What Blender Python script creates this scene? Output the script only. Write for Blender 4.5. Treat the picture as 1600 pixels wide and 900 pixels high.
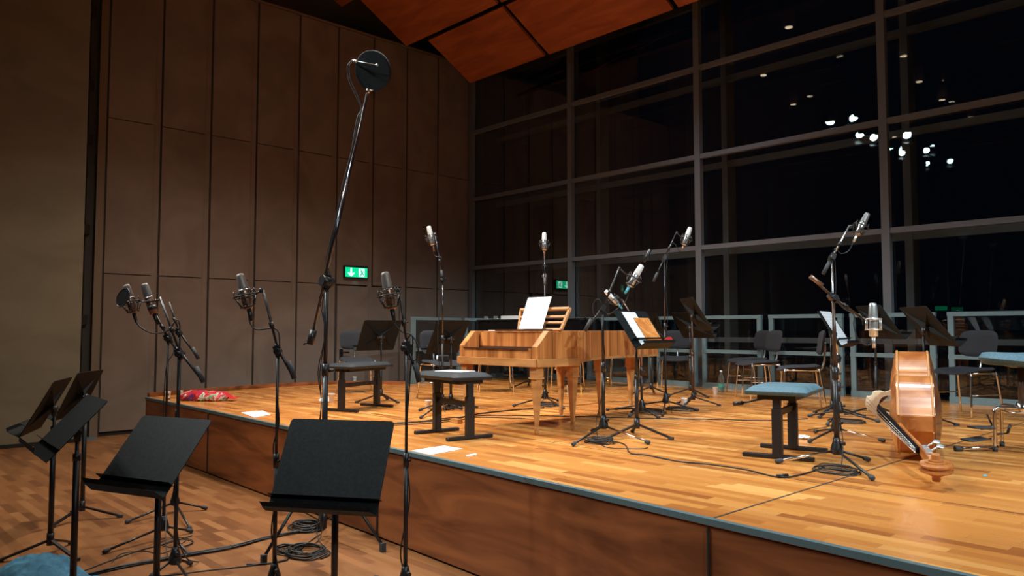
import bpy, bmesh, math, random
from mathutils import Vector, Matrix, noise
random.seed(7)
C = bpy.context.scene.collection
for o in list(bpy.data.objects): bpy.data.objects.remove(o)
PI = math.pi
def V3(*a): return Vector(a)
# ------------------------------------------------------------------ camera
HC, HS = 1.52, .67                 # eye height above hall floor, stage height
FPX = 1196.0
PITCH = math.radians(3.16); YAW = math.radians(46.6)
cam = bpy.data.cameras.new('camera'); camo = bpy.data.objects.new('camera', cam); C.objects.link(camo)
cam.sensor_width = 36; cam.lens = FPX / 1600 * 36; cam.clip_start = .05; cam.clip_end = 200
camo.location = (0, 0, HC); camo.rotation_euler = (PI/2 + PITCH, 0, YAW)
S = bpy.context.scene; S.camera = camo
S.view_settings.view_transform = 'Standard'; S.view_settings.look = 'None'
S.view_settings.gamma = 1; S.view_settings.use_curve_mapping = False
S.view_settings.exposure = 0.0
W = bpy.data.worlds.new('night'); S.world = W; W.use_nodes = True
W.node_tree.nodes['Background'].inputs[0].default_value = (.004, .005, .010, 1)
W.node_tree.nodes['Background'].inputs[1].default_value = .35
# unprojection of photo pixels onto real planes (used to place things where they stand)
h_ = V3(-math.sin(YAW), math.cos(YAW), 0); r_ = V3(math.cos(YAW), math.sin(YAW), 0); UPV = V3(0, 0, 1)
F_ = h_*math.cos(PITCH) + UPV*math.sin(PITCH); U_ = -h_*math.sin(PITCH) + UPV*math.cos(PITCH); O_ = V3(0, 0, HC)
def ray(x, y): return F_*FPX + r_*(x-800) - U_*(y-450)
def G(x, y, z=HS):
    d = ray(x, y); return O_ + d*((z-HC)/d.z)
def PX(x, y, X): d = ray(x, y); return O_ + d*(X/d.x)
def PY(x, y, Y): d = ray(x, y); return O_ + d*(Y/d.y)
def AT(g, x, y, dd=0):             # point seen at a pixel, in the upright plane through g (dd metres behind it)
    d = ray(x, y); return O_ + d*((((g-O_).dot(h_))+dd)/d.dot(h_))
def cf(a, b): return (r_*a - h_*b).normalized()     # direction: a to the right, b towards the viewer
# ------------------------------------------------------------------ lights
def spot(loc, aim, e, col, size=60, blend=.6, rad=.12):
    l = bpy.data.lights.new('spot_or_fill', 'SPOT'); l.energy = e; l.color = col; l.spot_size = math.radians(size)
    l.spot_blend = blend; l.shadow_soft_size = rad
    o = bpy.data.objects.new('spot_or_fill', l); C.objects.link(o); o.location = loc
    o.rotation_euler = (Vector(aim)-Vector(loc)).to_track_quat('-Z', 'Y').to_euler(); return o
WARM = (1, .88, .74); COOL = (.76, .93, 1)
SPOTS = [  # loc, aim, energy, colour, cone
 ((-8.10, 2.10, 6.60), (-6.5, 6.5, HS), 700, WARM, 62),
 ((-7.55, 2.00, 6.60), (-3.5, 5.0, HS), 520, WARM, 62),
 ((-8.10, .30, 6.60), (-4.5, 4.4, HS), 520, WARM, 55),
 ((-7.95, -.25, 6.60), (-2.0, 4.5, HS), 600, COOL, 55),
 ((-7.25, -.60, 6.60), (-1.8, 6.0, HS), 800, COOL, 55),
]
for a in SPOTS: spot(*a)
DOWN = [  # ceiling downlights and, last four, added fill lights: x, y, energy, colour, cone
 (-5.99, 8.40, 330, (.95, .96, 1), 100), (-7.50, 6.46, 850, WARM, 125), (-8.03, 4.13, 920, (1, .86, .70), 125), (-5.17, 5.55, 520, (.92, .96, 1), 90),
 (-5.50, 3.76, 420, (.95, .95, .97), 95), (-5.60, 2.06, 160, (1, .84, .66), 120),
 (-2.0, 5.6, 700, COOL, 88), (-.6, 3.4, 420, (.95, .97, 1), 90), (-7.6, -.6, 310, (1, .84, .62), 130), (-3.5, -1.5, 60, (1, .85, .66), 130)]  # unseen fill lights added to brighten the right of the stage and the hall
spot((5.5, 3.6, 6.8), (-3.0, 6.6, HS+.4), 2400, COOL, 42, .5, .12); spot((4.5, .2, 6.8), (-3.6, 4.6, HS+.3), 1300, (.86, .95, 1), 42, .5, .12)
for (x, y, e, col, sz) in DOWN: spot((x, y, 6.6), (x, y, 0), e, col, sz, 1.0, .05)
# ------------------------------------------------------------------ materials
def nt(m): return m.node_tree.nodes, m.node_tree.links
def P(name, col, rough=.5, metal=0, spec=.5, **kw):
    m = bpy.data.materials.new(name); m.use_nodes = True; b = m.node_tree.nodes['Principled BSDF']
    b.inputs['Base Color'].default_value = (*col, 1); b.inputs['Roughness'].default_value = rough
    b.inputs['Metallic'].default_value = metal; b.inputs['Specular IOR Level'].default_value = spec
    for k, v in kw.items(): b.inputs[k.replace('_', ' ')].default_value = v
    return m
def grain(m, c1, c2, scale=(1, 1, 1), nscale=4, detail=6, rot=(0, 0, 0), bump=0, dist=1.0, lo=.35, hi=.65):
    N, L = nt(m); b = N['Principled BSDF']
    t = N.new('ShaderNodeTexCoord'); mp = N.new('ShaderNodeMapping'); mp.inputs['Scale'].default_value = scale; mp.inputs['Rotation'].default_value = rot
    n = N.new('ShaderNodeTexNoise'); n.inputs['Scale'].default_value = nscale; n.inputs['Detail'].default_value = detail; n.inputs['Distortion'].default_value = dist
    r = N.new('ShaderNodeValToRGB'); r.color_ramp.elements[0].position = lo; r.color_ramp.elements[1].position = hi
    r.color_ramp.elements[0].color = (*c1, 1); r.color_ramp.elements[1].color = (*c2, 1)
    L.new(t.outputs['Object'], mp.inputs[0]); L.new(mp.outputs[0], n.inputs['Vector']); L.new(n.outputs['Fac'], r.inputs[0]); L.new(r.outputs[0], b.inputs['Base Color'])
    if bump:
        bp = N.new('ShaderNodeBump'); bp.inputs['Strength'].default_value = bump; L.new(n.outputs['Fac'], bp.inputs['Height']); L.new(bp.outputs[0], b.inputs['Normal'])
    return m
def parquet(name, cols, w=.07, ln=.52, rough=.3, rot=0):
    m = P(name, cols[0], rough); N, L = nt(m); b = N['Principled BSDF']
    def mt(op, a, c=None):
        k = N.new('ShaderNodeMath'); k.operation = op
        for i, v in enumerate((a, c)):
            if v is None: continue
            if isinstance(v, (int, float)): k.inputs[i].default_value = v
            else: L.new(v, k.inputs[i])
        return k.outputs[0]
    g = N.new('ShaderNodeNewGeometry'); mp = N.new('ShaderNodeMapping'); mp.inputs['Rotation'].default_value = (0, 0, rot)
    L.new(g.outputs['Position'], mp.inputs[0]); sp = N.new('ShaderNodeSeparateXYZ'); L.new(mp.outputs[0], sp.inputs[0])
    yr = mt('DIVIDE', sp.outputs[1], w); row = mt('FLOOR', yr)
    wn = N.new('ShaderNodeTexWhiteNoise'); wn.noise_dimensions = '1D'; L.new(row, wn.inputs['W'])
    xr = mt('ADD', mt('DIVIDE', sp.outputs[0], ln), mt('MULTIPLY', wn.outputs['Value'], 9)); colm = mt('FLOOR', xr)
    cb = N.new('ShaderNodeCombineXYZ'); L.new(row, cb.inputs[0]); L.new(colm, cb.inputs[1])
    w2 = N.new('ShaderNodeTexWhiteNoise'); w2.noise_dimensions = '3D'; L.new(cb.outputs[0], w2.inputs['Vector'])
    r = N.new('ShaderNodeValToRGB'); e = r.color_ramp.elements
    while len(e) < len(cols): e.new(.5)
    for i, c in enumerate(cols): e[i].position = i/(len(cols)-1); e[i].color = (*c, 1)
    L.new(w2.outputs['Value'], r.inputs[0])
    # fine grain along each plank
    mp2 = N.new('ShaderNodeMapping'); mp2.inputs['Scale'].default_value = (3, 60, 1); L.new(mp.outputs[0], mp2.inputs[0])
    n = N.new('ShaderNodeTexNoise'); n.inputs['Scale'].default_value = 1.5; n.inputs['Detail'].default_value = 4; L.new(mp2.outputs[0], n.inputs['Vector'])
    gr = mt('ADD', mt('MULTIPLY', n.outputs['Fac'], .5), .75)
    # dark joints
    fy = mt('FRACT', yr); fx = mt('FRACT', xr)
    ey = mt('GREATER_THAN', mt('ABSOLUTE', mt('SUBTRACT', fy, .5)), .488); ex = mt('GREATER_THAN', mt('ABSOLUTE', mt('SUBTRACT', fx, .5)), .4975)
    jt = mt('SUBTRACT', 1, mt('MULTIPLY', mt('MAXIMUM', ey, ex), .28))
    vm = N.new('ShaderNodeVectorMath'); vm.operation = 'SCALE'; L.new(r.outputs[0], vm.inputs[0]); L.new(mt('MULTIPLY', gr, jt), vm.inputs['Scale'])
    L.new(vm.outputs[0], b.inputs['Base Color'])
    n2 = N.new('ShaderNodeTexNoise'); n2.inputs['Scale'].default_value = 3; L.new(mp.outputs[0], n2.inputs['Vector'])
    L.new(mt('ADD', mt('MULTIPLY', n2.outputs['Fac'], .14), rough-.07), b.inputs['Roughness'])
    return m
M = {}
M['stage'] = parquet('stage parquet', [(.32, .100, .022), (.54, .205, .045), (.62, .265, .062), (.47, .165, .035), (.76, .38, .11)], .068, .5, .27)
M['hall'] = parquet('hall parquet', [(.14, .052, .018), (.28, .118, .042), (.20, .080, .028), (.32, .145, .055)], .07, .42, .36, math.radians(0))
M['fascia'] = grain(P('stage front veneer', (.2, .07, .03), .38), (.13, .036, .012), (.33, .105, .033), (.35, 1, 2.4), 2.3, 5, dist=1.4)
M['edge'] = P('stage edge strip', (.11, .18, .20), .45, .3)
M['seam'] = P('stage seam', (.03, .025, .02), .6)
M['board'] = grain(P('acoustic wall board', (.2, .15, .11), .8), (.160, .116, .092), (.212, .158, .127), (1, 1, 1), 1.2, 8, bump=.02)
M['wallback'] = P('wall behind boards', (.17, .125, .085), .8)
M['gap'] = P('dark shadow joint', (.012, .01, .008), .9)
M['gapbrown'] = P('dark brown joint', (.035, .024, .017), .9); M['recess'] = P('dark recess', (.03, .028, .025), .8)
M['concrete'] = grain(P('board marked concrete', (.2, .17, .12), .85), (.165, .140, .092), (.205, .175, .120), (1, .8, 1.6), 1.3, 10, bump=.05)
M['ceilwood'] = grain(P('ceiling wood panel', (.3, .09, .03), .45), (.33, .080, .020), (.50, .135, .038), (.5, 3, 3), 2.0, 6, dist=.6)
M['dark'] = P('hall dark surface', (.05, .045, .04), .8)
M['frame'] = P('grey window frame', (.15, .155, .17), .5, .2)
M['railm'] = P('pale grey rail frame', (.17, .26, .29), .4, .3)
M['outer'] = P('outer facade steel', (.22, .22, .23), .5)
M['black'] = P('satin black metal', (.012, .012, .013), .38)
M['desk'] = grain(P('black desk sheet', (.012, .014, .015), .62, 0, .16), (.005, .007, .0075), (.011, .014, .0145), (1, 1, 1), 60, 3)
M['rubber'] = P('black rubber', (.03, .032, .035), .7)
M['chrome'] = P('chrome tube', (.75, .72, .68), .18, 1)
M['steel'] = P('brushed steel', (.5, .5, .5), .3, 1)
M['blackchrome'] = P('black chrome tube', (.10, .10, .11), .2, .9)
M['fabric'] = grain(P('dark grey fabric', (.03, .033, .04), .85), (.008, .010, .015), (.014, .017, .024), (1, 1, 1), 120, 2)
M['blue'] = grain(P('blue grey upholstery', (.06, .11, .14), .7), (.055, .115, .15), (.085, .165, .205), (1, 1, 1), 90, 2)
M['leather'] = P('dark bench leather', (.016, .022, .028), .6, 0, .3)
M['walnut'] = grain(P('fortepiano walnut', (.42, .19, .06), .32), (.27, .085, .020), (.58, .24, .070), (9, 9, .35), 1.7, 6, dist=.5)
M['walnut2'] = grain(P('walnut moulding', (.42, .19, .06), .32), (.34, .14, .042), (.52, .25, .085), (1.2, 1.2, 5), 2.4, 5, dist=.5)
M['beech'] = P('light fruitwood', (.52, .26, .10), .4)
M['ebony'] = P('dark stained wood', (.05, .022, .012), .35)
M['gloss'] = P('black piano lacquer', (.006, .006, .007), .06)
M['brass'] = P('brass', (.7, .48, .16), .3, 1)
M['paper'] = P('white paper', (.80, .83, .86), .7)
M['card'] = P('white cup card', (.90, .89, .86), .5)
M['orange'] = grain(P('orange book cover', (.75, .28, .06), .5), (.60, .17, .03), (.85, .36, .10), (1, 1, 1), 14, 3)
M['red'] = P('red plastic', (.55, .03, .03), .35)
M['varnish'] = grain(P('bass amber varnish', (.42, .15, .04), .26), (.30, .088, .020), (.52, .20, .058), (1.5, 1.5, 1.5), 3.5, 5, dist=.8)
M['varnish2'] = grain(P('bass brown varnish', (.2, .07, .025), .2), (.12, .04, .015), (.22, .075, .026), (1.5, 1.5, 1.5), 3, 5)
M['binding'] = P('bass purfled edge', (.55, .26, .09), .22)
M['maple'] = P('pale maple bridge', (.88, .76, .54), .5)
M['bodymic'] = P('microphone body champagne', (.27, .17, .12), .4, .8); M['ebonyfb'] = P('matt ebony', (.007, .006, .006), .75, 0, .08)
M['micsilver'] = P('silver microphone', (.72, .74, .74), .28, .8)
M['mesh'] = P('brown grey microphone mesh', (.25, .21, .185), .55, .6); M['meshw'] = P('white microphone mesh', (.72, .70, .66), .5, .3)
M['meshdark'] = P('grey microphone mesh', (.20, .19, .18), .5, .6)
M['cable'] = P('black cable', (.012, .014, .015), .5)
M['redtape'] = P('red tape', (.6, .04, .03), .5)
M['cyan'] = P('cyan connector ring', (.1, .5, .65), .35)
M['jeans'] = grain(P('blue denim cloth', (.03, .15, .25), .9), (.025, .11, .19), (.05, .20, .32), (1, 1, 1), 20, 6, bump=.15)
M['bagred'] = grain(P('patterned plastic bag', (.6, .06, .06), .25), (.55, .03, .04), (.62, .08, .07), (1, 1, 1), 9, 2)
def multiramp(m, stops):
    r = [n for n in m.node_tree.nodes if n.type == 'VALTORGB'][0]; e = r.color_ramp.elements; r.color_ramp.interpolation = 'CONSTANT'
    while len(e) < len(stops): e.new(.5)
    for i, (p, c) in enumerate(stops): e[i].position = p; e[i].color = (*c, 1)
multiramp(M['bagred'], [(0, (.10, .05, .35)), (.34, (.55, .03, .05)), (.50, (.62, .10, .08)), (.57, (.75, .7, .72)), (.62, (.1, .45, .2)), (.68, (.6, .04, .05))])
def emit(name, col, s):
    m = P(name, (0, 0, 0), .5); b = m.node_tree.nodes['Principled BSDF']
    b.inputs['Emission Color'].default_value = (*col, 1); b.inputs['Emission Strength'].default_value = s; return m
M['green'] = emit('lit green sign face', (.0, .75, .30), 1.1); M['signwhite'] = emit('lit white pictogram', (.55, 1, .85), 1.6); M['signdark'] = emit('green figure', (0, .5, .25), .8)
M['lampface'] = emit('lamp lens', (.70, .95, 1), 60); M['lampwarm'] = emit('warm lamp lens', (1, .75, .5), 8)
M['redlight'] = emit('red led', (1, .02, .05), 3)
def glassmat(name, tint=(1, 1, 1), k=1.7, cap=.75, ior=1.5):
    m = bpy.data.materials.new(name); m.use_nodes = True; N, L = nt(m); N.clear()
    o = N.new('ShaderNodeOutputMaterial'); mx = N.new('ShaderNodeMixShader'); t = N.new('ShaderNodeBsdfTransparent'); g = N.new('ShaderNodeBsdfGlossy')
    g.inputs['Roughness'].default_value = 0.0; g.inputs['Color'].default_value = (*tint, 1)
    t.inputs['Color'].default_value = (.85, .88, .88, 1)
    f = N.new('ShaderNodeFresnel'); f.inputs['IOR'].default_value = ior; k1 = N.new('ShaderNodeMath'); k1.operation = 'MULTIPLY'; k1.inputs[1].default_value = k
    k2 = N.new('ShaderNodeMath'); k2.operation = 'MINIMUM'; k2.inputs[1].default_value = cap
    L.new(f.outputs[0], k1.inputs[0]); L.new(k1.outputs[0], k2.inputs[0]); L.new(k2.outputs[0], mx.inputs[0])
    L.new(t.outputs[0], mx.inputs[1]); L.new(g.outputs[0], mx.inputs[2]); L.new(mx.outputs[0], o.inputs[0]); return m
M['pane'] = glassmat('window pane', k=.8); M['pane2'] = glassmat('rail pane', k=.8)
M['bottle'] = P('clear bottle plastic', (.85, .92, .9), .05, 0, .5, Transmission_Weight=.95, IOR=1.15)
M['label'] = P('green blue bottle label', (.08, .4, .3), .4)
M['sheetm'] = P('printed music page', (.84, .86, .88), .7)
def staves(m):
    N, L = nt(m); b = N['Principled BSDF']; t = N.new('ShaderNodeTexCoord'); s = N.new('ShaderNodeSeparateXYZ'); L.new(t.outputs['UV'], s.inputs[0])
    def mt(op, a, c=None):
        k = N.new('ShaderNodeMath'); k.operation = op
        for i, v in enumerate((a, c)):
            if v is None: continue
            if isinstance(v, (int, float)): k.inputs[i].default_value = v
            else: L.new(v, k.inputs[i])
        return k.outputs[0]
    v = mt('MULTIPLY', s.outputs[1], 10); fr = mt('FRACT', v); band = mt('LESS_THAN', fr, .55); line = mt('GREATER_THAN', mt('FRACT', mt('MULTIPLY', fr, 9)), .72)
    n = N.new('ShaderNodeTexNoise'); n.inputs['Scale'].default_value = 26; L.new(t.outputs['UV'], n.inputs['Vector']); blot = mt('GREATER_THAN', n.outputs['Fac'], .6)
    mar = mt('LESS_THAN', mt('ABSOLUTE', mt('SUBTRACT', s.outputs[0], .5)), .42)
    k = mt('MULTIPLY', mt('MULTIPLY', band, mar), mt('MAXIMUM', mt('MULTIPLY', line, .25), mt('MULTIPLY', blot, .3)))
    mx = N.new('ShaderNodeMix'); mx.data_type = 'RGBA'; L.new(k, mx.inputs['Factor']); mx.inputs['A'].default_value = (.84, .86, .88, 1); mx.inputs['B'].default_value = (.12, .13, .16, 1)
    L.new(mx.outputs['Result'], b.inputs['Base Color'])
staves(M['sheetm'])
# ------------------------------------------------------------------ mesh builder
def basis(d):
    d = Vector(d).normalized(); a = V3(0, 0, 1) if abs(d.z) < .95 else V3(1, 0, 0)
    s = d.cross(a).normalized(); return s, s.cross(d).normalized(), d
class MB:
    def __init__(s): s.v = []; s.f = []; s.sm = []; s.uv = {}
    def add(s, vs, fs, smooth=False):
        b = len(s.v); s.v += [Vector(v) for v in vs]
        for f in fs: s.f.append([i+b for i in f]); s.sm.append(smooth)
        return s
    def box(s, c, d, R=None, ax=None):
        c = Vector(c); X, Y, Z = ax if ax else (V3(1, 0, 0), V3(0, 1, 0), V3(0, 0, 1))
        vs = [c + X*(i*d[0]/2) + Y*(j*d[1]/2) + Z*(k*d[2]/2) for i in (-1, 1) for j in (-1, 1) for k in (-1, 1)]
        return s.add(vs, [(0, 1, 3, 2), (4, 6, 7, 5), (0, 4, 5, 1), (2, 3, 7, 6), (0, 2, 6, 4), (1, 5, 7, 3)])
    def lim(s, a, b): # box by limits
        a = Vector(a); b = Vector(b); return s.box((a+b)/2, b-a)
    def bar(s, p, q, w, h, up=None):
        p = Vector(p); q = Vector(q); d = (q-p); L = d.length; d.normalize()
        if up is None: X, Z, _ = basis(d)
        else: X = d.cross(Vector(up)).normalized(); Z = X.cross(d)
        return s.box((p+q)/2, (w, L, h), ax=(X, d, Z))
    def cyl(s, p, q, r0, r1=None, n=12, cap=True):
        r1 = r0 if r1 is None else r1; p = Vector(p); q = Vector(q); a, b, d = basis(q-p)
        vs = [c + a*(r*math.cos(2*PI*i/n)) + b*(r*math.sin(2*PI*i/n)) for c, r in ((p, r0), (q, r1)) for i in range(n)]
        s.add(vs, [(i, (i+1) % n, n+(i+1) % n, n+i) for i in range(n)], True)
        if cap: s.f += [[len(s.v)-2*n+i for i in range(n)][::-1], [len(s.v)-n+i for i in range(n)]]; s.sm += [False, False]
        return s
    def lathe(s, p, d, prof, n=16, sx=1, sy=1, cap=True, ref=None):
        p = Vector(p); a, b, d = basis(d)
        if ref is not None: a = (Vector(ref) - d*Vector(ref).dot(d)).normalized(); b = d.cross(a)
        vs = [p + d*t + a*(r*sx*math.cos(2*PI*i/n)) + b*(r*sy*math.sin(2*PI*i/n)) for t, r in prof for i in range(n)]
        s.add(vs, [(k*n+i, k*n+(i+1) % n, (k+1)*n+(i+1) % n, (k+1)*n+i) for k in range(len(prof)-1) for i in range(n)], True)
        if cap:
            e = len(s.v); m = len(prof); s.f += [[e-m*n+i for i in range(n)][::-1], [e-n+i for i in range(n)]]; s.sm += [False, False]
        return s
    def tube(s, pts, r, n=8, closed=False, smooth=True, sub=5):
        pts = [Vector(p) for p in pts]
        if smooth and len(pts) > 2:
            P_ = []; m = len(pts); rng = m if closed else m-1
            for i in range(rng):
                p0 = pts[(i-1) % m] if closed or i > 0 else pts[0]; p1 = pts[i]; p2 = pts[(i+1) % m]; p3 = pts[(i+2) % m] if closed or i+2 < m else pts[-1]
                for k in range(sub):
                    t = k/sub; P_.append(.5*((2*p1)+(p2-p0)*t+(2*p0-5*p1+4*p2-p3)*t*t+(3*p1-p0-3*p2+p3)*t**3))
            if not closed: P_.append(pts[-1])
            pts = P_
        m = len(pts); a = None; rings = []
        for i, p in enumerate(pts):
            d = (pts[(i+1) % m] if (closed or i < m-1) else p) - (pts[i-1] if (closed or i > 0) else p)
            if d.length < 1e-9: d = V3(0, 0, 1)
            d.normalize()
            if a is None: a, _, _ = basis(d)
            a = (a - d*a.dot(d))
            if a.length < 1e-6: a, _, _ = basis(d)
            a.normalize(); b = d.cross(a); rings.append([p + a*(r*math.cos(2*PI*k/n)) + b*(r*math.sin(2*PI*k/n)) for k in range(n)])
        vs = [v for q in rings for v in q]; R = m if closed else m-1
        s.add(vs, [(i*n+k, i*n+(k+1) % n, ((i+1) % m)*n+(k+1) % n, ((i+1) % m)*n+k) for i in range(R) for k in range(n)], True)
        if not closed:
            e = len(s.v); s.f += [[e-m*n+k for k in range(n)][::-1], [e-n+k for k in range(n)]]; s.sm += [False, False]
        return s
    def prism(s, pts, ex, smooth=False):
        pts = [Vector(p) for p in pts]; n = len(pts); ex = Vector(ex)
        s.add(pts + [p+ex for p in pts], [tuple(range(n))[::-1], tuple(range(n, 2*n))])
        b = len(s.v)-2*n
        for i in range(n): s.f.append([b+i, b+(i+1) % n, b+n+(i+1) % n, b+n+i]); s.sm.append(smooth)
        return s
    def torus(s, c, nrm, R, r, n=24, sx=1, sy=1, ref=None):
        a, b, d = basis(nrm)
        if ref is not None: a = (Vector(ref)-d*Vector(ref).dot(d)).normalized(); b = d.cross(a)
        return s.tube([Vector(c)+a*(R*sx*math.cos(2*PI*i/n))+b*(R*sy*math.sin(2*PI*i/n)) for i in range(n)], r, 6, True, False)
    def quad(s, pts, th=.001, nrm=None):
        pts = [Vector(p) for p in pts]; nrm = nrm or (pts[1]-pts[0]).cross(pts[2]-pts[1]).normalized(); return s.prism(pts, nrm*th)
    def flat(s): s.sm = [False]*len(s.sm); return s
    def grid(s, fn, nu, nv, smooth=True):
        vs = [fn(i/nu, j/nv) for j in range(nv+1) for i in range(nu+1)]
        return s.add(vs, [(j*(nu+1)+i, j*(nu+1)+i+1, (j+1)*(nu+1)+i+1, (j+1)*(nu+1)+i) for j in range(nv) for i in range(nu)], smooth)
    def build(s, name, mat, parent=None, bevel=0, seg=2, subd=0, kind=None):
        me = bpy.data.meshes.new(name); off = parent['_o'] if parent is not None and '_o' in parent.keys() else (0, 0, 0)
        off = Vector(off); me.from_pydata([v-off for v in s.v], [], s.f); me.materials.append(M[mat] if isinstance(mat, str) else mat)
        me.polygons.foreach_set('use_smooth', s.sm); 
        bm = bmesh.new(); bm.from_mesh(me); bmesh.ops.recalc_face_normals(bm, faces=bm.faces); bm.to_mesh(me); bm.free(); me.update()
        o = bpy.data.objects.new(name, me); C.objects.link(o)
        if parent is not None: o.parent = parent; o['_o'] = off[:]
        if bevel: b = o.modifiers.new('bevel', 'BEVEL'); b.width = bevel; b.segments = seg; b.limit_method = 'ANGLE'; b.angle_limit = math.radians(35)
        if subd: b = o.modifiers.new('sub', 'SUBSURF'); b.levels = subd; b.render_levels = subd
        if kind: o['kind'] = kind
        return o
def tag(o, label, cat, group=None):
    o['label'] = label; o['category'] = cat
    if group: o['group'] = group
    return o
def thing(name, label, cat, loc, group=None):     # parts given in world coordinates
    o = bpy.data.objects.new(name, None); C.objects.link(o); o.location = loc; o['_o'] = tuple(loc); o.empty_display_size = .05
    return tag(o, label, cat, group)
def local(name, label, cat, loc, rz, group=None): # parts given in local coordinates
    o = bpy.data.objects.new(name, None); C.objects.link(o); o.location = loc; o.rotation_euler = (0, 0, rz); o.empty_display_size = .05
    return tag(o, label, cat, group)
def solo(name, mb, mat, label, cat, group=None, org=None, **kw):
    org = Vector(org) if org is not None else sum(mb.v, Vector())/len(mb.v); mb.v = [v-org for v in mb.v]
    o = mb.build(name, mat, None, **kw); o.location = org; return tag(o, label, cat, group)
def struct(name, mb, mat, parent=None, **kw):
    o = mb.build(name, mat, parent, **kw)
    if parent is None: o['kind'] = 'structure'
    return o
def copy_tree(o, parent=None):
    c = o.copy(); C.objects.link(c); c.parent = parent
    for ch in [x for x in bpy.data.objects if x.parent == o]: copy_tree(ch, c)
    return c
# ================================================================== SETTING
GY = 10.25; RY = 9.93; WX = -12.09
struct('floor', MB().lim((-13, -14, -.1), (14, GY+.2, 0)), 'hall')
# stage ---------------------------------------------------------------
top = [G(227.4, 620.8), G(325.6, 641), G(617.8, 702.2), G(900, 764), G(1106, 811), G(1505, 899)]
ln = (top[-1]-top[-2]).normalized(); top.append(top[-1]+ln*5.2)
back = [V3(4.3, GY-.02, HS), V3(-10.45, GY-.02, HS), V3(-10.4, 9.2, HS), V3(-9.9, 7.15, HS), V3(-10.78, 6.2, HS), V3(-10.85, 5.4, HS)]
outline = top + [V3(top[-1].x, GY-.02, HS)] + back[1:]
mb = MB(); mb.prism([p - V3(0, 0, .03) for p in outline], (0, 0, .03)); struct('floor_stage', mb, 'stage')
inn = [V3(p.x*1.0, p.y, 0) for p in outline]
mb = MB()
for i in range(len(top)-1):
    a, b = top[i], top[i+1]; n = V3((b-a).y, -(b-a).x, 0).normalized()
    mb.prism([a+V3(0, 0, -.035)-n*.004, b+V3(0, 0, -.035)-n*.004, b-n*.03+V3(0, 0, -.035), a-n*.03+V3(0, 0, -.035)], (0, 0, -(HS-.05)))
e0, e1 = back[-1], top[0]
mb.prism([e0+V3(.02, 0, -.035), e1+V3(.02, 0, -.035), e1+V3(.05, 0, -.035), e0+V3(.05, 0, -.035)], (0, 0, -(HS-.05)))
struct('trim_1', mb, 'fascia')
mb = MB()                                            # plinth recess under the front
for i in range(len(top)-1):
    a, b = top[i], top[i+1]; n = V3((b-a).y, -(b-a).x, 0).normalized()
    mb.prism([V3(a.x, a.y, 0)-n*.03, V3(b.x, b.y, 0)-n*.03, V3(b.x, b.y, 0)-n*.05, V3(a.x, a.y, 0)-n*.05], (0, 0, HS-.04))
for x in (top[1].x, -4.82, top[4].x, 1.2):
    yy = None
    for i in range(len(top)-1):
        if top[i].x <= x <= top[i+1].x: t = (x-top[i].x)/(top[i+1].x-top[i].x); yy = top[i].y*(1-t)+top[i+1].y*t
    mb.box((x, yy-.004+.004, HS/2-.01), (.008, .012, HS-.06))
struct('trim_2', mb, 'gap')
mb = MB()
for i in range(len(top)-1):
    a, b = top[i], top[i+1]; n = V3((b-a).y, -(b-a).x, 0).normalized()
    mb.prism([a+n*.006+V3(0, 0, -.026), b+n*.006+V3(0, 0, -.026), b-n*.028+V3(0, 0, -.026), a-n*.028+V3(0, 0, -.026)], (0, 0, .029))
struct('trim_3', mb, 'edge')
mb = MB()                                            # raised wooden lip round the left rear edge
lip = [top[0]+V3(-.05, .05, 0), V3(-10.6, 3.9, HS), V3(-10.86, 5.4, HS), V3(-10.8, 6.2, HS), V3(-9.93, 7.13, HS)]
for a, b in zip(lip, lip[1:]): mb.bar(a+V3(0, 0, .015), b+V3(0, 0, .015), .04, .07, up=(0, 0, 1))
struct('trim_4', mb, 'fascia')
mb = MB()
def seam(a, b, w=.007): mb.bar(a+V3(0, 0, .0003), b+V3(0, 0, .0003), w, .002, up=(0, 0, 1))
seam(V3(-1.93, 3.06, HS), V3(-1.93, 9.9, HS), .011); seam(V3(-6.1, 3.25, HS), V3(-6.1, 9.9, HS), .004); seam(V3(-10.3, 4.35, HS), V3(-4.05, 4.25, HS), .008)
seam(V3(-4.05, 4.25, HS), V3(4.2, 4.08, HS), .0035); seam(V3(-10, 6.35, HS), V3(4.2, 6.2, HS), .006); seam(V3(-4.05, 4.25, HS), V3(-4.0, 9.9, HS), .005); seam(V3(-8.18, 3.3, HS), V3(-8.15, 9.9, HS), .004); seam(V3(-10, 8.2, HS), V3(4.2, 8.1, HS), .005)
struct('trim_5', mb, 'seam')
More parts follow.
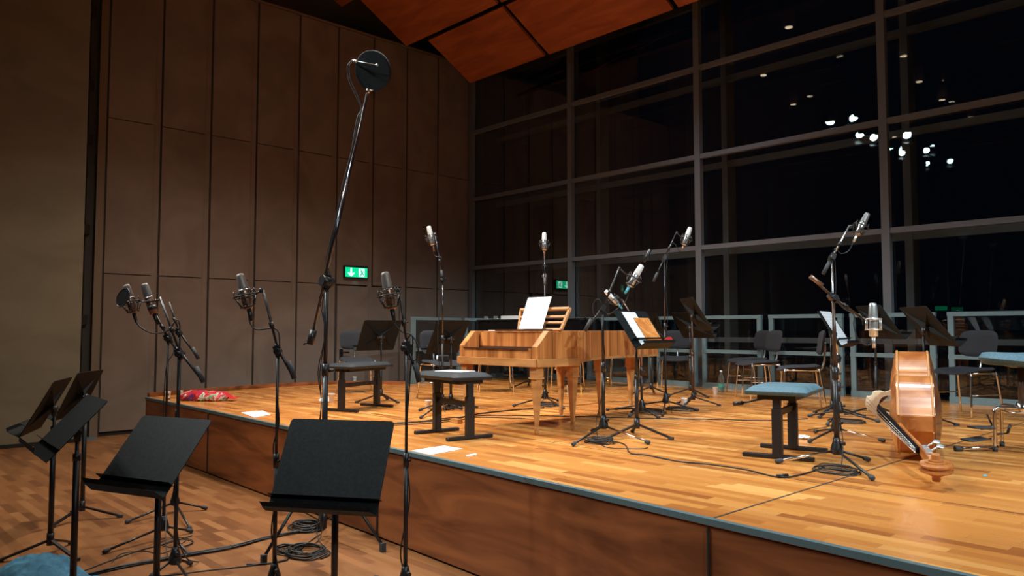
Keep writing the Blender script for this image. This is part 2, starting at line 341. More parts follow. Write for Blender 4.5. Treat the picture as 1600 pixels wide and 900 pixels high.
# panelled side wall ----------------------------------------------------
struct('wall_left', MB().lim((WX-.4, 3.2, 0), (WX-.07, GY+.4, 7.04)), 'wallback')
struct('wall_left_upper', MB().lim((-13.4, 2.5, 7.0), (-13, GY+.4, 11)).lim((-13, 2.4, 7.08), (-11.7, 2.5, 11)), 'wallback')
bounds = [PX(x, 230, WX).y for x in (172, 254, 332, 403, 469, 530, 585, 637, 685)]
bounds = [3.29 + .763*i for i in range(9)] + [GY+.1]
DY0, DY1 = PX(527, 500, WX).y, PX(622, 500, WX).y
mb = MB(); gapm = MB(); strip = MB()
for i in range(9):
    y0, y1 = bounds[i]+.012, bounds[i+1]-.10
    if i == 8: y1 = GY+.1
    for z0, z1 in ((.06, 2.335), (2.347, 4.63), (4.642, 7.03)):
        if z0 < 1 and y1 > DY0-.02 and y0 < DY1+.02:
            if y0 < DY0-.1: mb.lim((WX-.075, y0, z0), (WX, DY0-.015, z1))
            if y1 > DY1+.1: mb.lim((WX-.075, DY1+.015, z0), (WX, y1, z1))
            continue
        mb.lim((WX-.075, y0, z0), (WX, y1, z1))
    gapm.lim((WX-.09, bounds[i]-.012, .0), (WX-.018, bounds[i]+.0115, 7.03)); strip.lim((WX-.09, bounds[i+1]-.12, .06), (WX-.022, bounds[i+1]-.012, 7.03))
struct('wall_left_boards', mb, 'board', bevel=.004, seg=1)
struct('trim_6', gapm, 'gapbrown'); struct('trim_12', strip, 'board')
struct('baseboard_left', MB().lim((WX-.1, 3.25, 0), (WX-.02, GY, .055)), 'gap')
struct('trim_7', MB().lim((-13, 3.25, 7.04), (WX+.015, GY+.1, 7.075)), 'wallback')
d = struct('door_1', MB().lim((WX-.08, DY0, .02), (WX-.006, (DY0+DY1)/2-.002, 2.32)).lim((WX-.08, (DY0+DY1)/2+.002, .02), (WX-.006, DY1, 2.32)), 'board')
hp = PX(533, 553, WX); MBh = MB().box(hp+V3(.0, 0, 0), (.012, .07, .17)).cyl(hp+V3(0, 0, .03), hp+V3(.06, 0, .03), .01).cyl(hp+V3(.055, -.01, .03), hp+V3(.055, .13, .03), .01)
MBh.build('door_handle', 'blackchrome', d)
# recess and concrete
struct('wall_recess', MB().lim((-13.2, 2.5, 0), (-12.8, 3.3, 11)).lim((-12.8, 3.2, 0), (WX-.05, 3.3, 11)), 'recess')
mb = MB().lim((WX-.35, 3.06, 0), (WX-.07, 3.2, 11))
struct('trim_8', MB().lim((WX-.07, 3.175, 0), (WX-.012, 3.279, 7.04)), 'wallback'); struct('trim_13', mb, 'recess')
mb = MB()
for z in (1.6, 2.9, 4.2, 5.0, 6.1, 7.3): mb.lim((WX-.1, 2.93, z), (WX-.02, 3.11, z+.14))
struct('trim_9', mb, 'gap')
struct('wall_concrete', MB().lim((-12.6, -14, 0), (-11.7, 2.93, 11)), 'concrete')
struct('baseboard_concrete', MB().lim((-11.7, -14, 0), (-11.68, 2.93, .05)), 'gap')
struct('trim_10', MB().lim((-12.2, 2.95, 0), (-11.78, 3.22, .006)), 'edge')
# rest of the hall (behind and beside the camera)
struct('wall_right', MB().lim((12, -14, 0), (12.3, GY+.4, 11)), 'dark')
struct('wall_back', MB().lim((-13, -14.3, 0), (12.3, -14, 11)), 'dark')
struct('ceiling', MB().lim((-13.2, -14.3, 11), (12.3, GY+.4, 11.2)), 'dark')
# wooden ceiling sails ----------------------------------------------------
def sail(name, x0, x1, y0, z0, y1, z1, th=.05):
    n = V3(0, (z1-z0), -(y1-y0)).normalized()
    if n.z > 0: n = -n
    mb = MB(); a, b, c, e = V3(x0, y0, z0), V3(x1, y0, z0), V3(x1, y1, z1), V3(x0, y1, z1)
    mb.prism([a, b, c, e], -n*th); struct(name, mb, 'ceilwood')
gx = [-9.25, -6.54, -3.8, -1.05, 1.7]
rows = [(-11.35, 9.60, 6.385, 8.56, 6.965), (-11.91, 8.46, 6.985, 7.43, 7.58), (-12.5, 7.38, 7.62, 6.2, 8.25), (-12.6, 6.1, 8.3, 4.9, 8.8), (-12.6, 4.8, 8.85, 3.4, 9.25)]
k = 1
for ri, (x0, y0, z0, y1, z1) in enumerate(rows):
    xs = [x0]+gx
    for a, b in zip(xs, xs[1:]):
        a2 = a if a == x0 else a+.05
        sail('ceiling_%d' % k, a2, b-.05, y0, z0, y1, z1); k += 1
mb = MB()                                            # dark carrier behind the sails
for (x0, y0, z0, y1, z1) in rows: mb.prism([V3(x0+.2, y0-.1, z0+.3), V3(1.7, y0-.1, z0+.3), V3(1.7, y1-.1, z1+.3), V3(x0+.2, y1-.1, z1+.3)], (0, 0, .1))
struct('ceiling_carrier', mb, 'gap')
# window wall -------------------------------------------------------------
mb = MB()
for x in (-11.98, -9.23, -6.56, -3.79, -1.03, 1.72, 4.47, 7.22, 9.97):
    mb.lim((x-.05, GY-.10, 0), (x+.05, GY-.01, 11))
struct('window_1', mb, 'frame')
mb = MB()
for z in (1.38, 2.79, 4.21, 5.61, 7.02, 8.43): mb.lim((-12.1, GY-.09, z-.035), (12, GY-.015, z+.035))
struct('window_2', mb, 'frame')
struct('window_3', MB().lim((-12.1, GY-.005, 0), (12, GY, 11)), 'pane')
struct('window_outer', MB().lim((-13, 11.25, -1), (12, 11.255, 11)), 'pane2')
mb = MB()
for x in (-9.23, -6.56, -3.79, -1.03, 1.72, 4.47): mb.lim((x-.05, 10.95, -1), (x+.05, 11.2, 11))
for z in (2.79, 4.21, 5.61, 7.02): mb.lim((-12.1, 10.96, z-.05), (12, 11.04, z+.05))
struct('trim_11', mb, 'outer')
# rail frames at the rear edge of the stage
def rail(name, a, b, group=None):
    a = Vector(a); b = Vector(b); d = (b-a).normalized(); n = V3(-d.y, d.x, 0); m = MB()
    z0, z1, zm = HS+.0, HS+1.065, HS+.54
    for p in (a+d*.035, b-d*.035): m.bar(p+V3(0, 0, z0), p+V3(0, 0, z1), .06, .055, up=n)
    for z, w in ((z0+.04, .08), (zm, .05), (z1-.025, .05)): m.bar(a+V3(0, 0, z), b+V3(0, 0, z), .06, w, up=(0, 0, 1))
    o = struct(name, m, 'railm'); g = MB().bar(a+d*.07+V3(0, 0, z0+.56), b-d*.07+V3(0, 0, z0+.56), .006, .98, up=(0, 0, 1)); g.build('pane', 'pane2', o); return o
xs = [-10.0, -8.72, -8.62, -7.28, -7.18, -6.46, -6.36, -5.40, -5.29, -4.26, -4.17, -3.16, -3.03, -1.75, -1.65, -.4, -.3, .9, 1.0, 2.2, 2.3, 3.5]
n = 4
for i in range(0, len(xs)-1, 2): rail('window_%d' % n, (xs[i], RY, 0), (xs[i+1], RY, 0)); n += 1
rail('window_%d' % n, (-9.95, 7.22, 0), (-10.3, 8.5, 0)); rail('window_%d' % (n+1), (-10.32, 8.6, 0), (-10.1, 9.9, 0))
# ================================================================== LAMPS ABOVE
def lamp_fixture(loc, aim, label, mat='lampface', s=1.0, group=None):
    loc = Vector(loc); d = (Vector(aim)-loc).normalized(); o = thing('stage_spotlight', label, 'spotlight', loc, group)
    MB().lathe(loc-d*.32*s, d, [(0, .06*s), (.05*s, .09*s), (.22*s, .10*s), (.30*s, .115*s)], 16).build('housing', 'black', o)
    MB().lathe(loc-d*.018*s, d, [(0, .085*s), (.004, .085*s)], 20).build('lens', mat, o)
    X, Y, _ = basis(d); m = MB()
    for sg in (-1, 1): m.box(loc+d*.07*s+Y*sg*.13*s, (.2*s, .004, .16*s), ax=(X, Y, d))
    m.build('barn_door', 'black', o)
    MB().bar(loc-d*.15*s+V3(0, 0, .08), loc-d*.15*s+V3(0, 0, .5), .03, .01).build('yoke', 'black', o)
names = ['leftmost of the bright lamps reflected in the glass', 'topmost of the bright reflected lamps', 'small bright lamp left of the tall mullion', 'bright lamp just left of the tall mullion', 'bright lamp right of the tall mullion']
for a, nm in zip(SPOTS, names):
    d = (Vector(a[1])-Vector(a[0])).normalized(); lamp_fixture(Vector(a[0])-d*.03, a[1], 'black hanging stage spotlight, %s' % nm, 'lampface', 1.25)
lamp_fixture(V3(5.5, 3.6, 6.8)+V3(.03, 0, .02), (-3.0, 6.6, HS), 'black side spotlight hung beyond the right edge, aimed at the rear of the stage')
lamp_fixture(V3(4.5, .2, 6.8)+V3(.03, 0, .02), (-3.6, 4.6, HS), 'black side spotlight hung beyond the right edge, aimed at the stage front')
lamp_fixture((-8.1, -2.6, 6.6), (-3, 5, HS), 'black hanging stage spotlight, small lowest left one reflected in the glass')
lamp_fixture((-7.5, -2.75, 6.6), (-2, 5, HS), 'black hanging stage spotlight, rightmost bright one reflected in the glass')
dl = ['highest ceiling downlight reflected right of the wooden sails', 'ceiling downlight reflected in the second window column', 'ceiling downlight reflected left of the bright lamps', 'ceiling downlight reflected beside the tall mullion near the top', 'ceiling downlight reflected right of the tall mullion', 'lowest ceiling downlight reflected far right']
for a, lb in zip(DOWN, dl+['added fill light above the double bass', 'added fill light above the front of the stage', 'added fill light above the hall floor at left', 'added fill light above the large music stand']):  # last four housings are made up for the added fill lights
    o = thing('downlight', 'dark tubular '+lb, 'ceiling light', (a[0], a[1], 6.62))
    MB().cyl((a[0], a[1], 6.63), (a[0], a[1], 6.95), .10, n=16).build('housing', 'outer', o); MB().cyl((a[0], a[1], 6.62), (a[0], a[1], 6.628), .06, n=16).build('lens', 'lampwarm', o)
# ================================================================== EXIT SIGN
c = PX(554.5, 426, WX); ex = thing('exit_sign', 'green illuminated exit sign with down arrow and running figure on the boarded wall', 'exit sign', (WX, c.y, c.z))
w, hh = .46, .175
MB().lim((WX+.001, c.y-w/2-.02, c.z-hh/2-.015), (WX+.055, c.y+w/2+.02, c.z+hh/2+.03)).build('case', 'black', ex)
MB().lim((WX+.055, c.y-w/2, c.z-hh/2), (WX+.058, c.y+w/2, c.z+hh/2)).build('face', 'green', ex)
def yz(pts): return [V3(WX+.0585, c.y+a*w, c.z+b*hh) for a, b in pts]
MB().prism(yz([(-.28, .46), (-.21, .46), (-.20, -.12), (-.10, .02), (-.10, -.16), (-.245, -.46), (-.39, -.16), (-.39, .02), (-.29, -.12)]), (.001, 0, 0)).build('arrow', 'signwhite', ex)
MB().prism(yz([(.10, .42), (.37, .42), (.37, -.42), (.10, -.42)]), (.001, 0, 0)).build('door_pictogram', 'signwhite', ex)
m = MB()
for pts in ([(.17, .38), (.21, .38), (.21, .28), (.17, .28)], [(.18, .24), (.23, .26), (.30, -.12), (.35, -.18), (.34, -.26), (.27, -.2), (.22, -.02)], [(.22, .0), (.19, -.2), (.13, -.32), (.16, -.37), (.23, -.24), (.26, -.05)], [(.2, .22), (.28, .12), (.33, .16), (.33, .1), (.27, .03), (.21, .1)]):
    m.prism([p+V3(.0012, 0, 0) for p in yz(pts)], (.001, 0, 0))
m.build('running_figure', 'signdark', ex)
ex2 = thing('exit_sign', 'small green exit sign on the rear hall wall, seen as a reflection at right', 'exit sign', (-10.74, -14, 2.42))
MB().lim((-10.99, -14, 2.31), (-10.49, -13.95, 2.54)).build('case', 'black', ex2)
MB().lim((-10.97, -13.95, 2.33), (-10.51, -13.945, 2.51)).build('face', 'green', ex2)
spot((WX+.09, c.y, c.z-hh/2-.03), (WX+.0, c.y, c.z-.4), .25, (.5, .9, 1), 120, 1, .02)
# ================================================================== MUSIC STANDS
def rounded(w, h, r, n=4):
    p = []
    for cx, cy, a0 in ((w/2-r, h/2-r, 0), (-w/2+r, h/2-r, PI/2), (-w/2+r, -h/2+r, PI), (w/2-r, -h/2+r, 1.5*PI)):
        for i in range(n+1): a = a0+PI/2*i/n; p.append((cx+r*math.cos(a), cy+r*math.sin(a)))
    return p
def music_stand(c, yaw, tilt, gz, label, base=None, w=.53, hh=.40, rot=0.3, dm='desk', group=None, legs=True, polemat='black'):
    c = Vector(c); yaw = math.radians(yaw); tilt = math.radians(tilt)
    n = V3(math.cos(yaw), math.sin(yaw), 0); s = V3(-math.sin(yaw), math.cos(yaw), 0)
    u = UPV*math.cos(tilt)-n*math.sin(tilt); f = n*math.cos(tilt)+UPV*math.sin(tilt)   # face normal
    b = Vector(base) if base is not None else V3(c.x, c.y, gz)
    b = V3(c.x-n.x*.042, c.y-n.y*.042, gz)
    o = thing('music_stand', label, 'music stand', b, group)
    pl = rounded(w, hh, .022); m = MB().prism([c+s*x+u*y for x, y in pl], f*.004)
    dk = m.build('desk', dm, o)
    t = MB(); low = c-u*(hh/2)
    # tray: shelf with upturned lip, and the small upper shelf
    sh = [(-w/2-.012, 0), (w/2+.012, 0), (w/2-.01, .085), (-w/2+.01, .085)]
    t.prism([low+s*a+f*b2 for a, b2 in sh], -u*.003); t.prism([low+s*(-w/2+.01)+f*.085, low+s*(w/2-.01)+f*.085, low+s*(w/2+.006)+f*.097+u*.018, low+s*(-w/2-.006)+f*.097+u*.018], -f*.003)
    lo2 = low+u*.078
    t.prism([lo2+s*a+f*b2 for a, b2 in ((-w/2-.012, 0), (w/2+.012, 0), (w/2+.004, .042), (-w/2-.004, .042))], -u*.003)
    t.build('tray', dm, o)
    m = MB()                                         # folded ribs on the back
    for a, b2 in ((.44, .40), (-.44, -.40)):
        e = c+s*(a*w)+u*(b2*hh); q = (s*(b2*hh)-u*(a*w)).normalized()*.03; m.add([c+q, c-q, e, c-f*.045], [(0, 1, 2), (0, 3, 2), (1, 3, 2), (0, 1, 3)])
    for a, b2 in ((-.34, .34), (.34, -.34)):
        e = c+s*(a*w)+u*(b2*hh); q = (s*(b2*hh)-u*(a*w)).normalized()*.012; m.add([c+q, c-q, e, c-f*.03], [(0, 1, 2), (0, 3, 2), (1, 3, 2), (0, 1, 3)])
    m.build('rib', dm, o)
    top = V3(b.x, b.y, (c-f*.05).z); m = MB().bar(c-f*.04-s*.04, c-f*.04+s*.04, .03, .03, up=f).cyl(top-V3(0, 0, .05), top+V3(0, 0, .02), .018).bar(top, c-f*.03, .03, .02)
    m.cyl(top-s*.05, top+s*.05, .012); m.build('clamp', polemat if polemat == 'black' else 'black', o)
    MB().cyl(top+s*.045, top+s*.062, .011, n=10).build('knob', 'brass' if 0 else 'black', o)
    zt = top.z-gz
    kz = .86 if gz == 0 else .58; rp = .0178 if gz == 0 else .0155
    MB().cyl((b.x, b.y, gz+zt*.5), top, .0105, n=10).build('inner_tube', polemat, o)
    MB().cyl((b.x, b.y, gz+.09), (b.x, b.y, gz+zt*kz), rp, n=12).cyl((b.x, b.y, gz+zt*(kz-.02)), (b.x, b.y, gz+zt*(kz+.02)), rp+.003, n=12).build('pole', polemat, o)
    MB().cyl((b.x, b.y, gz+.07), (b.x, b.y, gz+.15), .023, n=12).build('hub', 'black', o)
    if legs:
        for k in range(3):
            a = rot + k*2*PI/3; dd = V3(math.cos(a), math.sin(a), 0); p0 = V3(b.x, b.y, gz+.10)+dd*.015; p1 = V3(b.x, b.y, gz+.012)+dd*.29
            MB().bar(p0, p1, .024, .014, up=(0, 0, 1)).build('leg', 'black', o)
            MB().bar(p1-dd*.02, p1+dd*.012, .028, .022, up=(0, 0, 1)).build('foot', 'rubber', [x for x in o.children][-1]) if 0 else MB().bar(p1-dd*.03+V3(0, 0, .003), p1+dd*.012, .028, .02, up=(0, 0, 1)).build('foot', 'rubber', o)
    return o, c, s, u, f, hh, w
music_stand((-3.59, 2.10, .815), 304, 28, 0, 'large black music stand facing the camera in front of the stage, empty desk', w=.60, hh=.50, rot=.2)
music_stand((-4.525, 1.515, .825), 291, 40, 0, 'black music stand with empty tilted desk, second from the front on the hall floor', w=.56, hh=.49, rot=.9)
music_stand((-4.69, 1.13, 1.0), 266, 43, 0, 'black music stand at far left seen nearly edge on, tray towards the lower left', rot=.5)
music_stand((-5.99, 1.31, 1.01), 245, 28, 0, 'black music stand at far left seen from behind, the leftmost desk', rot=math.radians(20))
music_stand((-6.94, 1.745, 1.005), 235, 24, 0, 'black music stand at far left seen from behind, its desk against the dark wall gap', rot=math.radians(60))
OR = music_stand((-3.741, 4.952, 1.525), 8, 34, HS, 'black music stand holding white sheets and an orange book beside the fortepiano', hh=.36, rot=math.radians(15))
music_stand((-5.62, 8.53, 1.583), 81, 36, HS, 'black music stand behind the low microphone stands, seen from the back, by the water bottle', rot=math.radians(-10))
music_stand((-4.87, 7.47, 1.70), 50, 32, HS, 'black music stand on a copper toned pole, its desk higher than its neighbour', hh=.43, rot=math.radians(40), polemat='ebony', legs=True)
music_stand((-3.03, 7.89, 1.60), 47, 35, HS, 'black music stand seen from behind the silver microphone', rot=math.radians(80))
music_stand((-2.42, 7.40, 1.555), 43, 38, HS, 'black music stand standing directly behind the double bass, seen from the back', hh=.44, rot=math.radians(50))
music_stand((-7.74, 5.14, 1.46), 180, 27, HS, 'black music stand behind the left upholstered bench, its desk back towards us', rot=math.radians(10))
music_stand((-6.64, 5.31, 1.45), 189, 26, HS, 'black music stand left of the fortepiano keyboard with its desk back towards us', rot=math.radians(40))
FS = music_stand((-3.33, 7.57, 1.532), 10, 30, HS, 'black music stand seen edge on with a long white sheet, behind the microphone stands', rot=math.radians(30))
music_stand((-6.13, 8.40, 1.565), 59, 21, HS, 'black music stand half hidden behind the orange book stand', rot=math.radians(0))
music_stand((-8.2, 8.05, 1.62), 207, 22, HS, 'black music stand behind the fortepiano keyboard, only its desk showing', rot=.3)
def sheet(st, x0, x1, y0, y1, off, name, label, cat, mat='sheetm', th=.002, skew=0):
    o_, c, s, u, f, hh, w = st; m = MB()
    def pt(x, y, k): return c+s*(x+skew*(y-y0))+u*y+f*(off+k)
    pts = [pt(x0, y0, 0), pt(x1, y0, 0), pt(x1, y1, 0), pt(x0, y1, 0)]
    org = sum(pts, Vector())/4; m.prism(pts, f*th); m.v = [v-org for v in m.v]; ob = m.build(name, mat, None); ob.location = org
    uv = ob.data.uv_layers.new(name='uv')
    for l in ob.data.loops:
        v = ob.data.vertices[l.vertex_index].co+org-c; uv.data[l.index].uv = ((v.dot(s)-x0)/(x1-x0), (v.dot(u)-y0)/(y1-y0))
    return tag(ob, label, cat)
sheet(OR, -.16, .05, -.165, .16, .010, 'sheet_music', 'white music pages on the black stand behind the orange book', 'sheet music', th=.004)
sheet(OR, -.04, .20, -.165, .10, .016, 'music_book', 'orange music book standing on the black music stand', 'book', 'orange', th=.006)
o_, c_, s_, u_, f_, hh_, w_ = OR
pp = c_-u_*.18+s_*.215+f_*.062
solo('eraser_box', MB().box(pp+u_*.027, (.075, .045, .05), ax=(s_, f_, u_)), 'red', 'small red box lying on the tray of the orange book stand', 'box', bevel=.004)
sheet(FS, -.20, .18, -.185, .195, .010, 'sheet_music', 'long white sheet on the edge-on music stand right of the blue grey stool', 'sheet music', th=.004)
# ================================================================== MICROPHONES, STANDS, CABLES
def mic_stand(base, pivot, top, low, label, feet=None, hubh=.13, mat='black', legr=.34, rot=0, legmat=None, poler=.0125, top_tube=True, heavy=False, uppermat=None, counter=True):
    """tripod stand: base = ground point, pivot = height point of the boom clamp, top/low = boom ends"""
    base = Vector(base); pivot = Vector(pivot); o = thing('microphone_stand', label, 'microphone stand', base)
    legmat = legmat or [mat]*3; gz = base.z; px = V3(base.x, base.y, 0)
    MB().lathe(base+V3(0, 0, .055), (0, 0, 1), [(0, .022), (.01, .040), (.04, .038), (.085, .024), (.11, .020)], 14).build('hub', 'black', o)
    MB().cyl(base+V3(.02, 0, .13), base+V3(.055, -.01, .13), .012).build('knob', 'black', o)
    feet = [Vector(f) for f in feet] if feet else [base+V3(math.cos(rot+k*2*PI/3), math.sin(rot+k*2*PI/3), 0)*legr for k in range(3)]
    for f, lm in zip(feet, legmat):
        d = (f-base); d.z = 0; d.normalize(); q = V3(f.x, f.y, gz+.016); p = base+d*.03+V3(0, 0, .078)
        lg = MB().cyl(p, q, .0085, n=10).build('leg', lm, o); MB().lathe(q-(q-p).normalized()*.045, (q-p), [(0, .0095), (.01, .015), (.04, .016), (.052, .010)], 10).build('rubber_foot', 'rubber', lg)
    pv = pivot.z-gz; mid = base.lerp(pivot, .55)
    MB().cyl(base+V3(0, 0, .1), mid, poler, n=12).build('lower_tube', mat, o)
    MB().cyl(mid-V3(0, 0, .05), mid+V3(0, 0, .03), poler+.005, n=12).cyl(mid+V3(.012, 0, -.01), mid+V3(.04, 0, -.01), .007).build('clutch', 'black', o)
    MB().cyl(mid, pivot, poler*.68, n=10).build('upper_tube', uppermat or mat, o)
    if top is not None:
        top = Vector(top); low = Vector(low); d = (top-low).normalized()
        bm_ = MB().cyl(pivot-d*.02, top, .0075, n=10).cyl(low, pivot+d*.05, .0085, n=10); bm_.build('boom', uppermat or mat, o)
        X, Y, Z = basis(d)
        MB().box(pivot, (.035, .035, .07), ax=(X, Y, Z)).cyl(pivot-X*.035, pivot+X*.035, .018).build('boom_clamp', 'black', o)
        q = low.lerp(pivot, .55); MB().cyl(pivot.lerp(top, .42)-d*.02, pivot.lerp(top, .42)+d*.02, .013).cyl(pivot.lerp(top, .42), pivot.lerp(top, .42)+X*.03, .006).build('boom_collar', 'black', o)
        if counter: MB().cyl(low, low+d*.11, .0155, n=12).build('counterweight', 'rubber', o)
    return o
def ldc(c, d, label, mat='bodymic', gm='mesh', s=1.0, ring=True, side=None, arm=None, conn='black', cage='round', rname=''):
    """large diaphragm microphone: c = centre of body, d = axis towards the grille"""
    c = Vector(c); d = Vector(d).normalized(); o = thing('microphone', label, 'microphone', c)
    ref = Vector(side) if side is not None else r_
    MB().lathe(c-d*.085*s, d, [(0, .018*s), (.006, .0245*s), (.10*s, .0255*s), (.104*s, .024*s)], 20, ref=ref).build('body', mat, o)
    MB().lathe(c+d*.019*s, d, [(0, .0265*s), (.012*s, .0265*s), (.075*s, .0225*s), (.088*s, .019*s), (.091*s, .010*s)], 20, 1, .82, ref=ref).build('grille', gm, o)
    MB().lathe(c+d*.016*s, d, [(0, .0272*s), (.006*s, .0272*s)], 20, ref=ref).build('band', 'steel', o)
    MB().cyl(c-d*.15*s, c-d*.083*s, .009*s, .012*s, 12).build('connector', conn, o)
    if ring:
        m = MB()
        if cage == 'round':
            for k, R in ((-.012, .062), (-.072, .036)): m.torus(c+d*k*s, d, R*s, .0045*s)
            X, Y, Z = basis(d)
            for i in range(6):
                a = i*PI/3; e = X*math.cos(a)+Y*math.sin(a); m.cyl(c+d*(-.012)*s+e*.062*s, c-d*.072*s+e*.036*s, .0032*s, n=6)
                e2 = X*math.cos(a+.35)+Y*math.sin(a+.35); m.cyl(c+d*(.022)*s+e2*.05*s, c-d*.012*s+e2*.058*s, .003*s, n=6); m.cyl(c-d*.04*s+e2*.047*s, c-d*.03*s+e*.026*s, .0018*s, n=5)
                m.cyl(c+d*.0*s+e*.026*s, c+d*.018*s+e2*.052*s, .0016*s, n=5)
        else:
            ref2 = (ref-d*ref.dot(d)).normalized(); Y = d.cross(ref2)
            for k in (-.05, .02): m.torus(c+d*k, d, .048, .005, 4*6)
            for sg in (-1, 1):
                for t in (-1, 1): m.cyl(c-d*.05+ref2*sg*.046+Y*t*.01, c+d*.02+ref2*sg*.046+Y*t*.01, .004, n=8)
        m.build('shock_mount', 'black' if cage == 'round' else 'micsilver', o)
    if arm is not None:
        a = Vector(arm); e = (a-(c-d*.02)); e = (e-d*e.dot(d)).normalized(); MB().cyl(c-d*.02+e*.055*s, a, .006, n=8).cyl(a-V3(0, 0, .012), a+V3(0, 0, .014), .011, n=10).build('mount_arm', 'black', o)
    return o
def cable(pts, label, r=.0035, mat='cable', nm='cable', sub=6):
    m = MB().tube(pts, r, 6, sub=sub); org = Vector(pts[-1]); return solo(nm, m, mat, label, 'cable', org=org)
def coil(c, R, label, turns=5, r=.0035, sq=1.0, rot=0, seed=1):
    rnd = random.Random(seed); pts = []; c = Vector(c); n = 14
    for t in range(turns):
        rr = R*(1-.05*t)+rnd.uniform(-.012, .012); ox = rnd.uniform(-.015, .015); oy = rnd.uniform(-.015, .015)
        for k in range(n):
            a = 2*PI*k/n+rot; pts.append(c+V3(ox+rr*math.cos(a)*1.25, oy+rr*sq*math.sin(a), r+.0065*t+.002*math.sin(3*a)+.001))
    m = MB().tube(pts, r, 6, sub=3); return solo('cable_coil', m, 'cable', label, 'cable', org=(c.x, c.y, c.z))
def drop(start, stand, z_top, gz, end, wrap=.02, seed=0):
    """cable path: from a microphone along a pole to the ground"""
    rnd = random.Random(seed); pts = [Vector(start)]; st = Vector(stand)
    n = 7
    for i in range(n+1):
        z = z_top+(gz+.2-z_top)*i/n; a = i*1.7+seed; pts.append(V3(st.x+math.cos(a)*wrap, st.y+math.sin(a)*wrap, z))
    e = Vector(end); pts.append(st*1.0+(e-st)*.5+V3(0, 0, .06)); pts.append(V3(e.x, e.y, gz+.008)); return pts
# --- left group on the hall floor
def grp(base_px, z, pivot_px, top_px, low_px, label, feet=None, dt=0, dl=0, **kw):
    b = G(*base_px, z); p = AT(b, *pivot_px); p = V3(b.x, b.y, p.z)
    t = AT(b, *top_px, dt); l = AT(b, *low_px, dl)
    f = [G(x, y, z) for x, y in feet] if feet else None
    return b, p, t, l, mic_stand(b, p, t, l, label, f, **kw)
b, p, t, l, _ = grp((255, 841), 0, (256, 529), (241, 487), (283, 556), 'black microphone stand at left with a short boom, under the wide brown microphone', [(162, 866), (300, 833), (295, 870)], counter=False)
mc = AT(b, 232, 465); dm = (AT(b, 224, 440)-AT(b, 240, 487)).normalized()
m_ = ldc(AT(b, 234, 470), dm, 'wide brown grey microphone between the pop filter and the crossed booms at left', s=1.25, ring=False, gm='meshdark')
MB().lathe(AT(b, 239, 484)-dm*.02, dm, [(0, .015), (.02, .032), (.05, .034)], 16).build('shock_mount', 'black', m_)
q = AT(b, 241, 489); cable([q, q+V3(0, 0, -.08)+r_*.04, AT(b, 262, 515), AT(b, 272, 548), AT(b, 259, 580)]+drop(q, b, .9, 0, G(262, 872, 0), .02, 1)[3:], 'thin black cable hanging under the wide brown microphone')
b, p, t, l, _ = grp((273, 896), 0, (285, 553), (250, 464), (318, 597), 'black microphone stand at left with long boom, nearest of the three left ones', [(235, 905), (299, 884), (310, 930)], dt=.05)
mB = AT(b, 204, 470, .1); dB = (AT(b, 199, 448)-AT(b, 211, 492)).normalized()
m_ = ldc(mB, dB, 'grey microphone with round black pop filter, leftmost microphone', s=1.0, arm=AT(b, 232, 472, .08), gm='mesh')
cc = AT(b, 192, 465, 0); nn = (cc-O_).normalized(); nn = (-r_*.5-h_*.85+V3(0, 0, .3)).normalized()
MB().torus(cc, nn, .062, .004, 28).build('pop_filter_ring', 'black', m_); MB().lathe(cc-nn*.001, nn, [(0, .061), (.002, .061)], 28).build('pop_filter_mesh', 'ebonyfb', m_)
MB().cyl(AT(b, 232, 472, .08), AT(b, 252, 468, .05), .006).build('boom_joint', 'black', _)
q = AT(b, 210, 494, .1); cable([q, AT(b, 218, 510, .08), AT(b, 240, 521, .05), AT(b, 262, 517), AT(b, 281, 508)]+drop(q, b, 1.25, 0, G(310, 880, 0), .018, 2)[3:], 'black cable sagging from the pop filter microphone to its stand', r=.0045)
b, p, t, l, _ = grp((273, 800), 0, (284, 520), (264, 472), (310, 561), 'black microphone stand at left behind the other two, chrome dots on its boom', [(197, 819), (323, 797), (297, 829)], counter=True)
# --- second group
b = G(428, 925, 0); p = AT(b, 437, 549); p = V3(b.x, b.y, p.z)
mic_stand(b, p, AT(b, 411, 453), AT(b, 460, 592), 'black microphone stand in front of the stage left of the large music stand', rot=.6)
dB = (AT(b, 374, 423)-AT(b, 389, 480)).normalized(); ldc(AT(b, 382.5, 459), dB, 'brown grey studio microphone against the boarded wall, left of the tall stand', s=1.12, arm=AT(b, 408, 454), gm='mesh')
q = AT(b, 388, 484); cable([q, AT(b, 391, 505), AT(b, 402, 515), AT(b, 431, 514), AT(b, 437, 540), AT(b, 432, 600), AT(b, 436, 660), AT(b, 427, 700), AT(b, 433, 760), AT(b, 424, 830), V3(b.x+.03, b.y, .15), V3(b.x+.12, b.y-.1, .006)], 'black cable looping from the microphone left of the tall stand down its pole', r=.0045)
b = G(633, 930, 0); p = AT(b, 640, 543); p = V3(b.x, b.y, p.z)
mic_stand(b, p, AT(b, 624, 452), AT(b, 655, 597), 'black microphone stand in front of the stage right of the large music stand', rot=1.0)
dB = (AT(b, 600, 419)-AT(b, 612, 480)).normalized(); ldc(AT(b, 607.5, 458), dB, 'copper bodied studio microphone right of the exit sign', s=1.15, arm=AT(b, 623, 454), gm='mesh')
q = AT(b, 613, 486); cable([q, AT(b, 617, 505), AT(b, 628, 518), AT(b, 642, 523), AT(b, 653, 540), AT(b, 650, 562), AT(b, 636, 558), AT(b, 634, 535), AT(b, 645, 528), AT(b, 640, 600), AT(b, 634, 700), AT(b, 640, 780), AT(b, 626, 860), AT(b, 632, 900), V3(b.x+.1, b.y-.1, .006)], 'black cable looped round the stand right of the large music stand', r=.0045)
